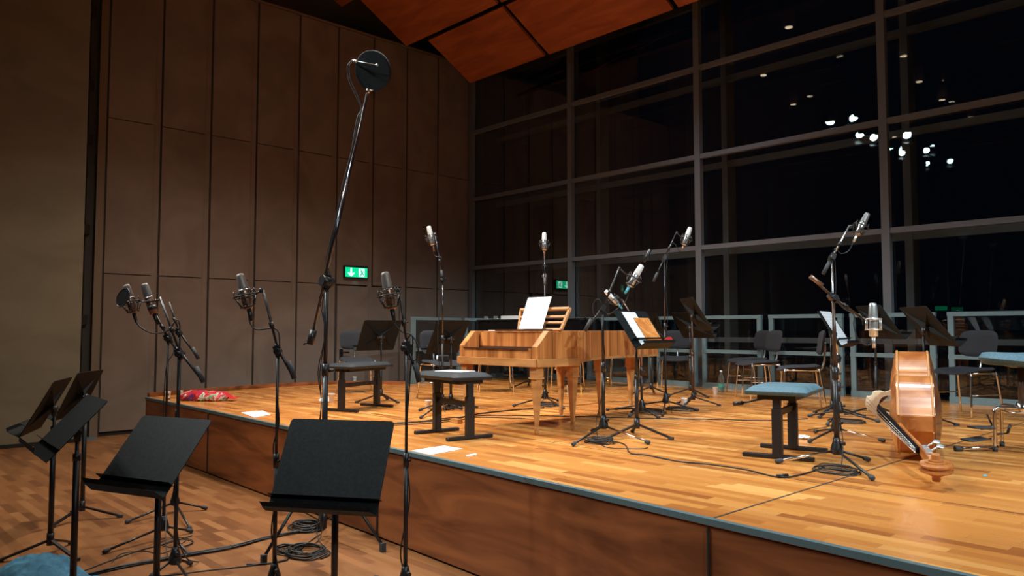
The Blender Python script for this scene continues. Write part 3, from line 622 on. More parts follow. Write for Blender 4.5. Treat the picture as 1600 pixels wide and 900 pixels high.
# --- tall heavy stand with sound disc
b = G(505, 838, 0); tp = AT(b, 514, 440); tp = V3(b.x, b.y, tp.z)
o = thing('tall_microphone_stand', 'very tall black tripod stand with a long boom rising to a round black disc', 'microphone stand', b)
MB().cyl((b.x, b.y, .12), (b.x, b.y, 1.25), .021).build('lower_tube', 'black', o); MB().cyl((b.x, b.y, 1.2), tp, .0165).build('upper_tube', 'black', o)
MB().cyl((b.x, b.y, 1.18), (b.x, b.y, 1.27), .028).cyl((b.x, b.y, 1.22), V3(b.x, b.y, 1.22)+r_*.07, .014).build('clutch', 'black', o)
MB().cyl((b.x, b.y, .5), (b.x, b.y, .62), .03).build('collar', 'black', o); MB().cyl((b.x, b.y, .06), (b.x, b.y, .2), .026).build('foot_collar', 'black', o)
for (fx, fy) in ((412, 881), (598, 862), (505, 800)):
    f = G(fx, fy, 0); f.z = .02; 
    if fx == 505: f = b*1+(b*2-G(412, 881, 0)-G(598, 862, 0))*.5; f = V3(f.x, f.y, .02)
    lg = MB().cyl((b.x, b.y, .58), f+V3(0, 0, .02), .011).build('leg', 'black', o)
    MB().bar(V3(b.x, b.y, .10), V3(b.x, b.y, 0).lerp(f, .52)+V3(0, 0, .28), .016, .006).build('brace', 'black', lg)
    MB().bar(f-V3(0, 0, .02), f+V3(0, 0, .04), .035, .03).build('rubber_foot', 'rubber', lg)
pv = tp; bt = AT(b, 575, 142); bl = AT(b, 487, 528)
X, Y, Z = basis(bt-bl); MB().cyl(bl, bt, .011).cyl(bl.lerp(bt, .2), bl.lerp(bt, .62), .0145).build('boom', 'blackchrome', o)
MB().cyl(bl-(bt-bl).normalized()*.05, bl+(bt-bl).normalized()*.06, .028).cyl(bl-(bt-bl).normalized()*.05-r_*.05, bl-(bt-bl).normalized()*.03-r_*.01, .007).build('counterweight', 'black', o)
MB().cyl(pv-X*.045, pv+X*.045, .042, n=20).box(pv, (.05, .05, .1)).build('boom_clamp', 'black', o)
dc = AT(b, 583, 111); dn = (-h_*.80+r_*.50-V3(0, 0, .42)).normalized(); dn = (-h_*.86-r_*.36-V3(0, 0, .34)).normalized()
o2 = thing('sound_baffle_disc', 'round dark grey baffle disc on top of the tall boom with a thin silver rod', 'sound baffle', dc)
MB().lathe(dc-dn*.016, dn, [(0, .148), (.003, .152), (.029, .152), (.032, .148)], 48).build('disc', 'desk', o2)
ra = AT(b, 556, 95, -.02); rb = AT(b, 596, 101, -.03); ra = ra-dn*((ra-dc).dot(dn))+dn*.05; rb = rb-dn*((rb-dc).dot(dn))+dn*.05
MB().cyl(ra, rb, .003, n=8).build('rod', 'micsilver', o2); MB().cyl(ra-(rb-ra).normalized()*.015, ra+(rb-ra).normalized()*.015, .010).cyl(rb-(rb-ra).normalized()*.008, rb+(rb-ra).normalized()*.008, .008).build('rod_end', 'micsilver', o2)
MB().cyl(bt, dc-dn*.0-V3(0, 0, .145), .007).cyl(bt-V3(0, 0, .02), bt+V3(0, 0, .015), .013).build('stem', 'chrome', o2)
for k, dx in enumerate((0, 3)):
    cable([ra-(rb-ra).normalized()*.02, AT(b, 550, 94+dx, .02), AT(b, 543+dx, 104, .03), AT(b, 545+dx, 125, .03), AT(b, 555+dx, 148, .02), AT(b, 565, 170, .01), AT(b, 561-dx, 185), AT(b, 548, 240), AT(b, 535+dx, 290), AT(b, 523, 350), AT(b, 512-dx, 410), AT(b, 520, 440, -.03), AT(b, 504-dx, 470), AT(b, 508, 520, -.02), AT(b, 500-dx, 580), AT(b, 502, 630), AT(b, 498-dx, 700), AT(b, 505, 760), V3(b.x+.05, b.y-.04*(k+1), .05), V3(b.x+.15*(k+1), b.y-.15, .006)], ['black cable running down the long boom from the disc', 'second black cable twisted along the long boom of the tall stand'][k], r=.0035)
# --- stands on the stage
b, p, t, l, _ = grp((691, 641), HS, (686, 437), (680, 368), (692, 438), 'black microphone stand behind the right upholstered bench, slim silver boom', [(655, 643), (657, 655), (722, 641)], uppermat='blackchrome')
dB = (AT(b, 670, 353)-AT(b, 677, 384)).normalized(); ldc(AT(b, 673.4, 370), dB, 'white silver microphone left of the window corner, tilted slightly left', s=1.08, mat='micsilver', gm='meshw', arm=AT(b, 680, 366), conn='bodymic')
q = AT(b, 676, 388); cable([q, AT(b, 680, 400), AT(b, 690, 402), AT(b, 687, 412), AT(b, 688, 470), AT(b, 684, 520), AT(b, 687, 580), V3(b.x+.05, b.y-.03, HS+.1), V3(b.x+.2, b.y-.12, HS+.006)], 'thin black cable from the tilted white microphone near the window corner')
coil(G(708, 637), .10, 'coiled black cable behind the right upholstered bench', 5, seed=3)
b, p, t, l, _ = grp((851.5, 631), HS, (851, 432), (850.5, 392), (851.5, 445), 'black microphone stand behind the fortepiano music desk, pole straight up', [(802, 636), (881, 640), (873, 628)], dt=.12, dl=-.3, uppermat='blackchrome')
ldc(AT(b, 850.5, 379), V3(0, 0, 1)+h_*.15, 'white silver microphone upright above the fortepiano music desk', s=1.1, mat='micsilver', gm='meshw', arm=AT(b, 851, 392, .1), conn='bodymic')
q = AT(b, 850, 395); cable([q, AT(b, 848, 420, .04), AT(b, 853, 450, .02), AT(b, 849, 500), AT(b, 854, 560), V3(b.x+.02, b.y, HS+.15), V3(b.x+.05, b.y-.12, HS+.006)], 'thin black cable along the pole behind the fortepiano')
coil(G(855, 634), .13, 'coiled black cable under the fortepiano', 5, seed=4)
b, p, t, l, _ = grp((1040.5, 638), HS, (1038, 404), (1056, 365), (1021, 440), 'black microphone stand with steep boom behind the orange book stand', [(962, 641), (1091, 643), (1035, 651)], uppermat='blackchrome')
dB = (AT(b, 1078, 355)-AT(b, 1067, 385)).normalized(); ldc(AT(b, 1073, 371), dB, 'white silver microphone tilted right in front of the tall window mullion', s=1.1, mat='micsilver', gm='meshw', arm=AT(b, 1058, 364), conn='bodymic')
cable([AT(b, 1067, 388), AT(b, 1063, 394), AT(b, 1052, 380), AT(b, 1044, 400), AT(b, 1040, 440), AT(b, 1043, 500), AT(b, 1037, 560), V3(b.x+.04, b.y-.02, HS+.12), G(1050, 646)+V3(0, 0, .006)], 'thin black cable of the microphone in front of the tall window mullion')
coil(G(1062, 641), .13, 'coiled black cable at the foot of the steep boom stand', 5, seed=5)
b, p, t, l, _ = grp((1003, 651), HS, (1003, 520), (972, 468), (1003, 520), 'short black microphone stand hidden behind the orange book stand', [(983, 653), (948, 642), (1030, 655)], counter=False, uppermat='bodymic')
dB = (AT(b, 951, 460)-AT(b, 966, 476)).normalized(); ldc(AT(b, 957, 466), dB, 'small square looking grey microphone left of the white music pages', s=.95, mat='micsilver', gm='meshw', arm=AT(b, 972, 470), conn='cyan')
coil(G(1012, 645), .15, 'flat coil of black cable left of the white cup', 6, seed=6)
b, p, t, l, _ = grp((943, 681), HS, (941, 483), (967, 420), (914, 517), 'black microphone stand in front of the fortepiano, boom leaning right', [(895, 698), (1014, 695), (925, 676)], dt=-.0, legmat=['black', 'chrome', 'black'], poler=.015)
dB = (AT(b, 1006, 411)-AT(b, 985, 446)).normalized(); ldc(AT(b, 992, 433), dB, 'long white microphone tilted right above the fortepiano, black clamp on its tip', s=1.05, mat='micsilver', gm='meshw', arm=AT(b, 968, 420), conn='cyan')
cpt = AT(b, 1011, 402); MB().cyl(AT(b, 1006, 409), AT(b, 1016, 390), .013).box(cpt, (.05, .02, .05)).build('tip_clamp', 'black', [x for x in bpy.data.objects if x.name.startswith('microphone') and 'black clamp' in x.get('label', '')][0])
cable([AT(b, 983, 450), AT(b, 978, 470), AT(b, 960, 486), AT(b, 948, 490), AT(b, 936, 468, -.03), AT(b, 927, 475), AT(b, 928, 492), AT(b, 938, 500), AT(b, 943, 530), AT(b, 945, 570), AT(b, 940, 620), V3(b.x-.06, b.y-.02, HS+.1), G(935, 690)+V3(0, 0, .006)], 'black cable looping round the stand in front of the fortepiano')
coil(G(938, 692), .105, 'coiled black cable under the stand in front of the fortepiano', 6, seed=7)
# right hand group
b, p, t, l, _ = grp((1306.6, 686), HS, (1302, 402), (1327, 353), (1286, 428), 'tall thin microphone stand whose silver boom rises above the right group', [(1264, 693), (1382, 692), (1273, 677)], uppermat='steel', legmat=['black', 'chrome', 'black'])
dB = (AT(b, 1352, 340)-AT(b, 1341, 362)).normalized(); ldc(AT(b, 1346.5, 352), dB, 'dark grey microphone at the top of the right group, in front of the window bar', s=1.0, mat='steel', gm='meshdark', arm=AT(b, 1329, 354), conn='micsilver')
cable([AT(b, 1338, 368), AT(b, 1333, 378), AT(b, 1326, 392), AT(b, 1314, 396), AT(b, 1305, 388), AT(b, 1304, 400), AT(b, 1306, 450), AT(b, 1301, 520), AT(b, 1307, 580), V3(b.x+.03, b.y, HS+.14), G(1312, 690)+V3(0, 0, .006)], 'thin grey cable sagging below the dark microphone of the right group')
b, p, t, l, _ = grp((1308, 724), HS, (1297, 465), (1347, 497), (1267, 433), 'black microphone stand at right whose brown boom slopes down to the silver microphone', [(1213, 725), (1358, 722), (1364, 752)], dt=.05, poler=.0155, legmat=['chrome', 'black', 'black'], uppermat='ebony', counter=False)
MB().cyl(AT(b, 1266, 432), AT(b, 1285, 446), .0145).build('counterweight', 'bodymic', _)
ldc(AT(b, 1364.5, 503), V3(0, 0, 1), 'bright silver microphone in a square cage left of the double bass', s=1.12, mat='micsilver', gm='micsilver', cage='square', arm=AT(b, 1349, 499, .03), conn='micsilver')
cable([AT(b, 1364, 524), AT(b, 1362, 536), AT(b, 1352, 539), AT(b, 1340, 528), AT(b, 1334, 508), AT(b, 1334, 492), AT(b, 1318, 482), AT(b, 1302, 470), AT(b, 1306, 520), AT(b, 1302, 580), AT(b, 1310, 640), V3(b.x+.04, b.y, HS+.14), G(1314, 736)+V3(0, 0, .006)], 'black cable sagging under the silver caged microphone')
coil(G(1309, 738), .105, 'coiled black cable at the foot of the nearest right hand stand', 6, seed=8)
b, p, t, l, _ = grp((1312, 655), HS, (1309, 560), (1300, 470), (1312, 580), 'low black microphone stand with chrome upright rod, rear of the right group', [(1263, 652), (1374, 661), (1293, 666)], counter=False, uppermat='chrome')
coil(G(1325, 660), .13, 'flat coil of cable behind the right hand stands', 4, seed=9)
# ================================================================== BENCHES
def bench(a, b, label, mat='leather', cap_h=.505, lenseat=.60, wid=.35, knob=None, foot=.42, rnd=False):
    """a, b = ground points of the two T shaped feet"""
    a = Vector(a); b = Vector(b); c = (a+b)/2; d = (b-a); d.z = 0; half = d.length/2; d.normalize()
    o = local('adjustable_bench', label, 'bench', (c.x, c.y, HS), math.atan2(d.y, d.x))
    m = MB(); n = 10; th = .055
    nu, nv = 14, 10; w2, l2 = wid/2, lenseat/2
    def f(u, v):
        x = (u*2-1); y = (v*2-1); k = (1-abs(x)**14)*(1-abs(y)**12); return V3(x*l2, y*w2, cap_h-th+ (th*(.45+.55*k**.5)) + .006*(1-x*x)*(1-y*y))
    m.grid(f, nu, nv)
    bt = [f(u, v) for u, v in [(i/nu, 0) for i in range(nu)] + [(1, j/nv) for j in range(nv)] + [(1-i/nu, 1) for i in range(nu)] + [(0, 1-j/nv) for j in range(nv)]]
    k = len(bt); low = [V3(p.x*.985, p.y*.97, cap_h-th) for p in bt]; m.add(bt+low, [(i, (i+1) % k, k+(i+1) % k, k+i) for i in range(k)]+[tuple(range(k, 2*k))], True)
    m.build('seat', mat, o)
    MB().box((0, 0, cap_h-th-.016), (lenseat*.86, wid*.62, .03)).build('seat_frame', 'black', o)
    for s in (-1, 1):
        x = s*min(half, lenseat/2-.06)
        lg = MB().box((x, 0, .17), (.05, .065, .32)).build('leg', 'black', o, bevel=.004); MB().box((x, 0, cap_h/2+.06), (.036, .05, cap_h-.16)).build('inner_leg', 'black', lg)
        MB().box((x, 0, .015), (.04, foot, .028)).build('foot', 'black', o, bevel=.006)
    MB().box((0, 0, .27 if cap_h > .48 else .30), (half*2*.98, .022, .042)).build('crossbar', 'black', o)
    if knob is not None:
        m = MB().cyl(V3(knob[0]*.4, knob[1]*.4, cap_h-.09), V3(*knob, cap_h-.13), .008).cyl(V3(*knob, cap_h-.13), V3(knob[0]*1.1, knob[1]*1.25, cap_h-.14), .015); m.build('height_lever', 'black', o)
    return o
bench(G(533, 643), G(589, 635), 'grey padded adjustable bench at left behind the tall stand, nothing on it', 'leather', .50, .72, .36, foot=.44)
bench(G(680, 675), G(737, 687), 'black padded adjustable bench in front of the fortepiano keyboard with papers on it', 'leather', .515, .62, .36, foot=.42)
bench(G(1214, 718), G(1241, 702), 'blue grey padded adjustable stool on black frame at right, lit from above', 'blue', .475, .58, .40, foot=.46, knob=(-.1, .26))
# ================================================================== CHAIRS
def make_chair(label):
    o = local('orchestra_chair', label, 'chair', (0, 0, 0), 0, 'upholstered orchestra chairs with chrome legs')
    # local +x is the direction the sitter faces
    nu, nv = 12, 10
    def surf(th):
        def f(u, v):
            x = u*2-1; y = v*2-1; e = (abs(x)**5+abs(y)**5)**.2; sc = 1/max(1, e)
            px = x*.225*sc; py = y*.225*sc; z = .445+.018*x*x*(1 if x < 0 else -1.6)+.012*y*y
            rim = max(0, 1-max(abs(x), abs(y))**8); return V3(px+.01, py, z+th*rim)
        return f
    MB().grid(surf(.022), nu, nv).grid(surf(-.022), nu, nv).build('seat', 'fabric', o)
    def back(th):
        def f(u, v):
            y = u*2-1; z = v*2-1; e = (abs(y)**4+abs(z)**4)**.25; sc = 1/max(1, e); yy = y*.215*sc; zz = z*.135*sc
            rim = max(0, 1-max(abs(y), abs(z))**8); return V3(-.235-zz*.16+.28*yy*yy*2+th*rim, yy, .715+zz)
        return f
    MB().grid(back(.016), nu, nv).grid(back(-.016), nu, nv).build('backrest', 'fabric', o)
    m = MB().tube([(-.10, 0, .415), (-.20, 0, .42), (-.245, 0, .50), (-.255, 0, .60), (-.262, 0, .72)], .011, 8)
    m.box((-.258, 0, .64), (.02, .05, .08)); m.build('back_support', 'steel', o)
    for s in (-1, 1):
        MB().tube([(.205, s*.235, 0), (.17, s*.215, .40), (.155, s*.205, .425), (.12, s*.20, .428)], .0105, 8, sub=3).build('leg', 'chrome', o)
        MB().tube([(-.235, s*.235, 0), (-.185, s*.215, .40), (-.17, s*.205, .425), (-.13, s*.20, .428)], .0105, 8, sub=3).build('leg', 'chrome', o)
        MB().cyl((-.15, s*.20, .428), (.14, s*.20, .428), .0105).build('side_rail', 'chrome', o)
        MB().cyl((-.208, s*.224, .215), (.188, s*.224, .215), .006).build('side_brace', 'chrome', o)
    MB().cyl((.08, -.20, .425), (.08, .20, .425), .010).cyl((-.10, -.20, .425), (-.10, .20, .425), .010).build('cross_rail', 'chrome', o)
    return o
CH = [ # x, y, facing (right, toward viewer), label
 (-9.15, 5.72, (.35, .95), 'dark grey upholstered chair behind the left bench, by the boarded wall'),
 (-7.55, 5.95, (.55, .85), 'dark grey upholstered chair left of the fortepiano with a small black device on its seat'),
 (-7.95, 7.20, (.1, 1), 'dark grey upholstered chair behind the fortepiano keyboard'),
 (-7.22, 7.85, (-.2, 1), 'dark grey upholstered chair behind the middle legs of the fortepiano'),
 (-7.35, 9.35, (-.1, 1), 'dark chair far back between the fortepiano and the orange book stand'),
 (-6.45, 9.35, (-.35, 1), 'dark grey chair under the two brown looking music stand desks'),
 (-5.44, 9.60, (-.9, .15), 'dark chair farthest back, behind the chair right of the water bottle'),
 (-4.87, 8.84, (-.9, .1), 'dark grey upholstered chair right of the water bottle'),
 (-3.91, 7.99, (-1, -.28), 'dark grey chair seen from the side behind the blue grey stool'),
 (-2.50, 8.62, (-.85, .32), 'dark grey upholstered chair right of the double bass'),
]
ch0 = make_chair(CH[0][3])
for i, (x, y, (a, b), lb) in enumerate(CH):
    o = ch0 if i == 0 else copy_tree(ch0); d = cf(a, b); o.location = (x, y, HS); o.rotation_euler = (0, 0, math.atan2(d.y, d.x)); o['label'] = lb
# ================================================================== FORTEPIANO
A_ = G(726, 664); B_ = G(838.6, 680.5); Wd = (B_-A_); wl = 1.0; Wd.z = 0; kw = Wd.length; Wd.normalize(); Ld = V3(-Wd.y, Wd.x, 0)
if Ld.dot(h_) < 0: Ld = -Ld
fp_o = A_ - Wd*.03 - Ld*.03
FPo = local('fortepiano', 'small walnut fortepiano on tapered legs with white music on its slatted desk', 'piano', (fp_o.x, fp_o.y, HS), math.atan2(Wd.y, Wd.x))
KW = kw+.06; TL = 2.42; zb, zt_, zk = .585, .845, .715
# local: x = across the keyboard, y = length
def out(y0=0.0, off=0.0):
    pts = [(0-off, y0), (KW+off, y0), (KW+off, .50)]
    for t in range(1, 9): 
        k = t/8; pts.append((KW*(1-k)+.40*k - .16*math.sin(PI*k)+off*(1-k), .50+(TL-.72)*k))
    pts += [(.36+off, TL+off), (-off, TL+off)]; return pts
m = MB()
def wallp(m, path, z0, z1, th):
    for (x0, y0), (x1, y1) in zip(path, path[1:]): m.bar((x0, y0, (z0+z1)/2), (x1, y1, (z0+z1)/2), th, z1-z0, up=(0, 0, 1))
full = out(.0)
# case sides behind the cheeks
side = full[2:]+[(0, .16)]
wallp(m, [(KW, .16)]+side, zb, zt_, .022); m.prism([V3(x, y, zt_-.055) for x, y in [(0, .20), (KW, .20)]+full[2:]], (0, 0, .03)); m.prism([V3(x, y, zb) for x, y in full], (0, 0, .02))
# cheeks sloping down to the keyboard
for x in (-.011, KW-.055): m.prism([V3(x, 0, zb), V3(x, .18, zb), V3(x, .18, zt_), V3(x, .13, zt_), V3(x, .0, zk)], (.066, 0, 0))
m.build('case', 'walnut', FPo, bevel=.002, seg=1)
MB().box((KW/2, .012, (zb+zk)/2-.005), (KW-.12, .024, zk-zb-.02)).build('key_slip', 'walnut', FPo)
MB().box((KW/2, .19, (zk+zt_)/2-.01), (KW-.12, .02, zt_-zk-.0)).box((KW/2, .10, zk-.03), (KW-.12, .17, .012)).build('name_board', 'walnut', FPo)
MB().box((KW/2-.02, -.002, zk-.02), (KW-.16, .02, .012)).build('slip_cap', 'ebony', FPo)
MB().box((KW/2, .178, zk-.012), (KW-.14, .006, .012)).build('dark_bead', 'ebony', FPo)  # thin dark strip along the foot of the name board
MB().box((KW*.62, .20, zt_+.006), (KW*.66, .07, .014)).build('rest_ledge', 'ebony', FPo)
m = MB(); wallp(m, [(0, .0), (KW, .0), (KW, .50)], zb-.035, zb+.03, .045); m.bar((0, -.02, zb), (0, .52, zb), .045, .065, up=(0, 0, 1)); m.build('apron', 'walnut2', FPo, bevel=.003)
m = MB(); wallp(m, full[2:]+[(0, .45)], zb-.012, zb+.012, .034); m.build('lower_moulding', 'walnut2', FPo)
LEGS = [(.045, .045), (KW-.045, .045), (KW-.045, .475), (.045, .9), None, None]
def fl(px, py): p = G(px, py)-V3(fp_o.x, fp_o.y, HS); return (p.dot(Wd), p.dot(Ld))
legs = [(.045, .045), (KW-.045, .045), (KW-.045, .47), (.05, 1.25), (.42, 1.42), (.09, 2.30)]
for x, y in legs:
    m = MB(); ax = [(zb-.03, .040), (zb-.12, .040), (zb-.121, .034), (.07, .012), (.055, .016), (.02, .015), (0, .008)]
    vs = []
    for z, r in ax: vs += [V3(x-r, y-r, z), V3(x+r, y-r, z), V3(x+r, y+r, z), V3(x-r, y+r, z)]
    n = len(ax); m.add(vs, [(k*4+i, k*4+(i+1) % 4, k*4+4+(i+1) % 4, k*4+4+i) for k in range(n-1) for i in range(4)]+[(0, 1, 2, 3), (4*n-4, 4*n-3, 4*n-2, 4*n-1)])
    lg = m.build('leg', 'walnut2', FPo); MB().box((x, y, zb-.125), (.088, .088, .014)).build('leg_collar', 'walnut2', lg)
# slatted music desk
dk = MB(); dx0, dx1 = KW*.50, KW*.96; tl = math.radians(20); dy = .26
def dp(x, t): return V3(x, dy+math.sin(tl)*t, zt_+.012+math.cos(tl)*t)
L_ = .185
desk_o = [dp(KW*.44+.02, 0), dp(KW*1.02+.02, 0), dp(KW*1.12, L_), dp(KW*.40+.10, L_)]
c0, c1, c2, c3 = dp(.50, 0), dp(1.02, 0), dp(1.06, L_), dp(.46, L_)
up_ = V3(0, -math.cos(tl), math.sin(tl))
dk.bar(c0, c3, .022, .02, up=up_).bar(c1, c2, .026, .022, up=up_).bar(c3, c2, .022, .034, up=up_).bar(c0, c1, .02, .02, up=up_)
dk.build('desk_frame', 'beech', FPo, bevel=.003)
for t in (.33, .62):
    a = c0.lerp(c3, t); b = c1.lerp(c2, t); MB().bar(a, b, .016, .022, up=up_).build('desk_slat', 'beech', FPo)
# music leaning on it (thing of its own, world coordinates)
MW = Matrix.Translation((fp_o.x, fp_o.y, HS)) @ Matrix.Rotation(math.atan2(Wd.y, Wd.x), 4, 'Z')
b = G(855, 676); 
s0, s1, s2, s3 = [MW @ v for v in (V3(.55, .215, zt_+.016), V3(.83, .225, zt_+.016), V3(.85, .32, zt_+.29), V3(.57, .31, zt_+.29))]
m = MB(); org = (s0+s2)/2; nn = (s1-s0).cross(s3-s0).normalized(); m.prism([s0-org, s1-org, s2-org, s3-org], nn*.004); ob = m.build('sheet_music', 'sheetm'); ob.location = org
uv = ob.data.uv_layers.new(name='uv'); ss = (s1-s0); uu = (s3-s0)
for l in ob.data.loops:
    v = ob.data.vertices[l.vertex_index].co+org-s0; uv.data[l.index].uv = (v.dot(ss)/ss.length_squared, v.dot(uu)/uu.length_squared)
tag(ob, 'tall white music sheet leaning on the slatted desk of the fortepiano', 'sheet music')
def onfp(x, y, z): return MW @ V3(x, y, z)
p = onfp(.22, .30, zt_+.0); solo('paper', MB().box(p+V3(0, 0, .004), (.24, .10, .008), ax=(Wd, Ld, UPV)), 'paper', 'small stack of papers lying on the left end of the fortepiano lid', 'paper')
# ================================================================== BLACK GRAND PIANO
gp = V3(-10.0, 9.0, 0); o = local('grand_piano', 'black lacquered grand piano far behind the fortepiano, closed lid', 'piano', (-9.9, 8.55, HS), math.radians(-4))
def gout(off=0):
    P_ = [(0-off, 0-off), (0-off, 1.18+off), (.5, 1.20+off), (1.0, 1.16+off), (1.35, 1.02+off), (1.7, .80+off), (2.05, .68+off), (2.35, .60+off), (2.52+off, .42), (2.55+off, .2), (2.48+off, .02-off)]
    return P_
MB().prism([V3(x, y, .70) for x, y in gout()], (0, 0, .30)).build('case', 'gloss', o, bevel=.01)
MB().prism([V3(x, y, 1.005) for x, y in gout(.012)], (0, 0, .022)).build('lid', 'gloss', o, bevel=.005)
for x, y in ((.15, .12), (.15, 1.05), (2.2, .32)):
    lg = MB().lathe((x, y, .06), (0, 0, 1), [(0, .035), (.3, .05), (.6, .075), (.64, .085)], 8).build('leg', 'gloss', o); MB().cyl((x-.015, y, .032), (x+.015, y, .032), .032).build('caster', 'brass', lg)
MB().box((.25, .6, .4), (.05, .18, .6)).box((.25, .6, .12), (.12, .34, .05)).build('pedal_lyre', 'gloss', o)
m = MB()
for y in (.52, .6, .68): m.box((.15, y, .08), (.14, .03, .012))
m.build('pedal', 'brass', o)
GM = Matrix.Translation((-9.9, 8.55, HS)) @ Matrix.Rotation(math.radians(-4), 4, 'Z')
p = GM @ V3(.72, .25, 1.028); solo('paper', MB().box(p+V3(0, 0, .03), (.42, .28, .06)), 'paper', 'white stack of paper lying on the lid of the black grand piano', 'paper')
for i, (x, y, lb) in enumerate(((.05, .15, 'small glinting object at the left end of the black grand piano lid'), (.35, .12, 'small white cube on the black grand piano lid'))):
    p = GM @ V3(x, y, 1.028); solo('small_clamp', MB().box(p+V3(0, 0, .03), (.06, .04, .06)).cyl(p+V3(-.06, 0, .01), p+V3(.08, 0, .01), .008), 'micsilver', lb, 'clamp')
# ================================================================== DOUBLE BASS (lying on its side)
Hl = r_*2.45 + h_*4.90; H = V3(Hl.x, Hl.y, HS+.262)
ax0 = (r_*.45+h_*.893); ax_ = (ax0+V3(0, 0, .105)).normalized()              # from the neck towards the bottom block
bl = (-r_*.893+h_*.45); wv = ax_.cross(bl).normalized()                        # belly normal and width direction
if wv.z < 0: wv = -wv
BS = thing('double_bass', 'amber double bass lying on its side, scroll towards us, bridge facing left', 'double bass', (H.x+ax_.x*.4, H.y+ax_.y*.4, HS))
prof = [(0, .045), (.012, .06), (.05, .095), (.10, .150), (.16, .205), (.22, .240), (.28, .255), (.35, .250), (.42, .228), (.465, .215), (.475, .215), (.49, .192), (.53, .176), (.58, .170), (.63, .174), (.67, .190), (.69, .212), (.70, .228), (.71, .228), (.76, .262), (.83, .305), (.90, .330), (.96, .332), (1.02, .310), (1.07, .255), (1.10, .17), (1.115, .06)]
TH = .205
pf = []
for i in range(len(prof)-1):
    p0, p1, p2, p3 = prof[max(i-1, 0)], prof[i], prof[i+1], prof[min(i+2, len(prof)-1)]
    for k in range(3):
        t = k/3; lin = prof[i][0] in (.465, .475, .70) or prof[i+1][0] in (.475, .71)
        pf.append(tuple(p1[j]+(p2[j]-p1[j])*t if lin else .5*(2*p1[j]+(p2[j]-p0[j])*t+(2*p0[j]-5*p1[j]+4*p2[j]-p3[j])*t*t+(3*p1[j]-p0[j]-3*p2[j]+p3[j])*t**3) for j in (0, 1)))
prof = pf+[prof[-1]]
def ring(off=0, z=0, sc=0):
    up1 = [(s, w+off) for s, w in prof]; dn = [(s, -w-off) for s, w in reversed(prof)]
    return [H + ax_*(s+sc*(s-.55)) + wv*w + bl*z for s, w in up1+dn]
R0, R1 = ring(0, 0), ring(0, -TH); n = len(R0)
MB().add(R0+R1, [(i, (i+1) % n, n+(i+1) % n, n+i) for i in range(n)], False).build('ribs', 'varnish', BS)
def plate(z, sgn, arch, name, mat, off=.007):
    m = MB(); rows = []; ks = [1, .94, .8, .55, .25]
    P0 = ring(off, z, .012); k0 = len(prof)
    vs = list(P0) + [p+bl*sgn*.006 for p in P0]; fs = [(i, (i+1) % n, n+(i+1) % n, n+i) for i in range(n)]; m.add(vs, fs)
    for k in ks:
        rr = []
        up1 = [(s, (w+off)*k) for s, w in prof]; dn = [(s, -(w+off)*k) for s, w in reversed(prof)]
        for s, w in up1+dn:
            e = min(1, 4*min(s, 1.115-s)/1.1+.0); e = max(0, e); hgt = arch*(1-k**2)**.8*e
            rr.append(H + ax_*(s+.012*(s-.55)) + wv*w + bl*(z+sgn*(.006+hgt)))
        rows.append(rr)
    vs = [p for rr in rows for p in rr]; fs = [(j*n+i, j*n+(i+1) % n, (j+1)*n+(i+1) % n, (j+1)*n+i) for j in range(len(rows)-1) for i in range(n)]
    last = (len(rows)-1)*n; hn = n//2; fs += [(last+i, last+i+1, last+n-2-i, last+n-1-i) for i in range(hn-1)]
    m.add(vs, fs, True); return m.build(name, mat, BS)
plate(0, 1, .045, 'belly', 'varnish'); plate(-TH, -1, .05, 'back', 'varnish2')
m = MB()
for z in (-.004, -TH+.004):
    for half in (ring(.003, z)[:len(prof)], ring(.003, z)[len(prof):]): m.tube(half, .0075, 6, smooth=False)
m.build('binding', 'binding', BS)
for s_, z_ in ((.005, -TH/2),):
    pass
# neck, fingerboard, pegbox, scroll
Nut = r_*2.345 + h_*4.43; Nut = V3(Nut.x, Nut.y, HS+.162); heel = H + bl*.0
ndir = (Nut-heel).normalized()
brs = .625; bridge_top = H + ax_*brs + bl*.205
fbe = Nut.lerp(H+ax_*.40+bl*.115, 1.0); fd = (fbe-Nut).normalized()
fo = bl - fd*bl.dot(fd); fo.normalize()
L1 = (heel-Nut).length; nk0 = Nut+fd*(L1+.01)-fo*.020; nk1 = Nut-fo*.010; m = MB().lathe(nk0, nk1-nk0, [(0, .032), (.06, .024), (.12, .020), (L1, .019), (L1+.02, .019)], 14, 1, .8, ref=wv)
m.add([nk0+wv*.034, nk0-wv*.034, heel-wv*.03-bl*.10-ax_*.012, heel+wv*.03-bl*.10-ax_*.012, nk0+wv*.034+fd*.03, nk0-wv*.034+fd*.03, heel-wv*.03-bl*.10+ax_*.02, heel+wv*.03-bl*.10+ax_*.02], [(0, 1, 2, 3), (4, 5, 6, 7), (0, 1, 5, 4), (1, 2, 6, 5), (2, 3, 7, 6), (3, 0, 4, 7)]); m.build('neck', 'varnish', BS)
m = MB(); sec = lambda c, w: [c-wv*w, c-wv*w*.7+fo*.012, c+fo*.016, c+wv*w*.7+fo*.012, c+wv*w, c-fo*.006]
a, b2 = sec(Nut+fo*.012, .022), sec(fbe, .043); m.add(a+b2, [(i, (i+1) % 6, 6+(i+1) % 6, 6+i) for i in range(6)]+[(0, 1, 2, 3, 4, 5), (6, 7, 8, 9, 10, 11)], False); m.build('fingerboard', 'ebonyfb', BS, bevel=.002)
tail = H+ax_*.99+bl*.075; tl0 = H+ax_*.76+bl*.135
for k in (-1.5, -.5, .5, 1.5):
    MB().tube([Nut+wv*k*.009+fo*.031, bridge_top+wv*k*.024-bl*(abs(k)*.006), tl0+wv*k*.014], .0018, 5, smooth=False).build('string', 'steel', BS)
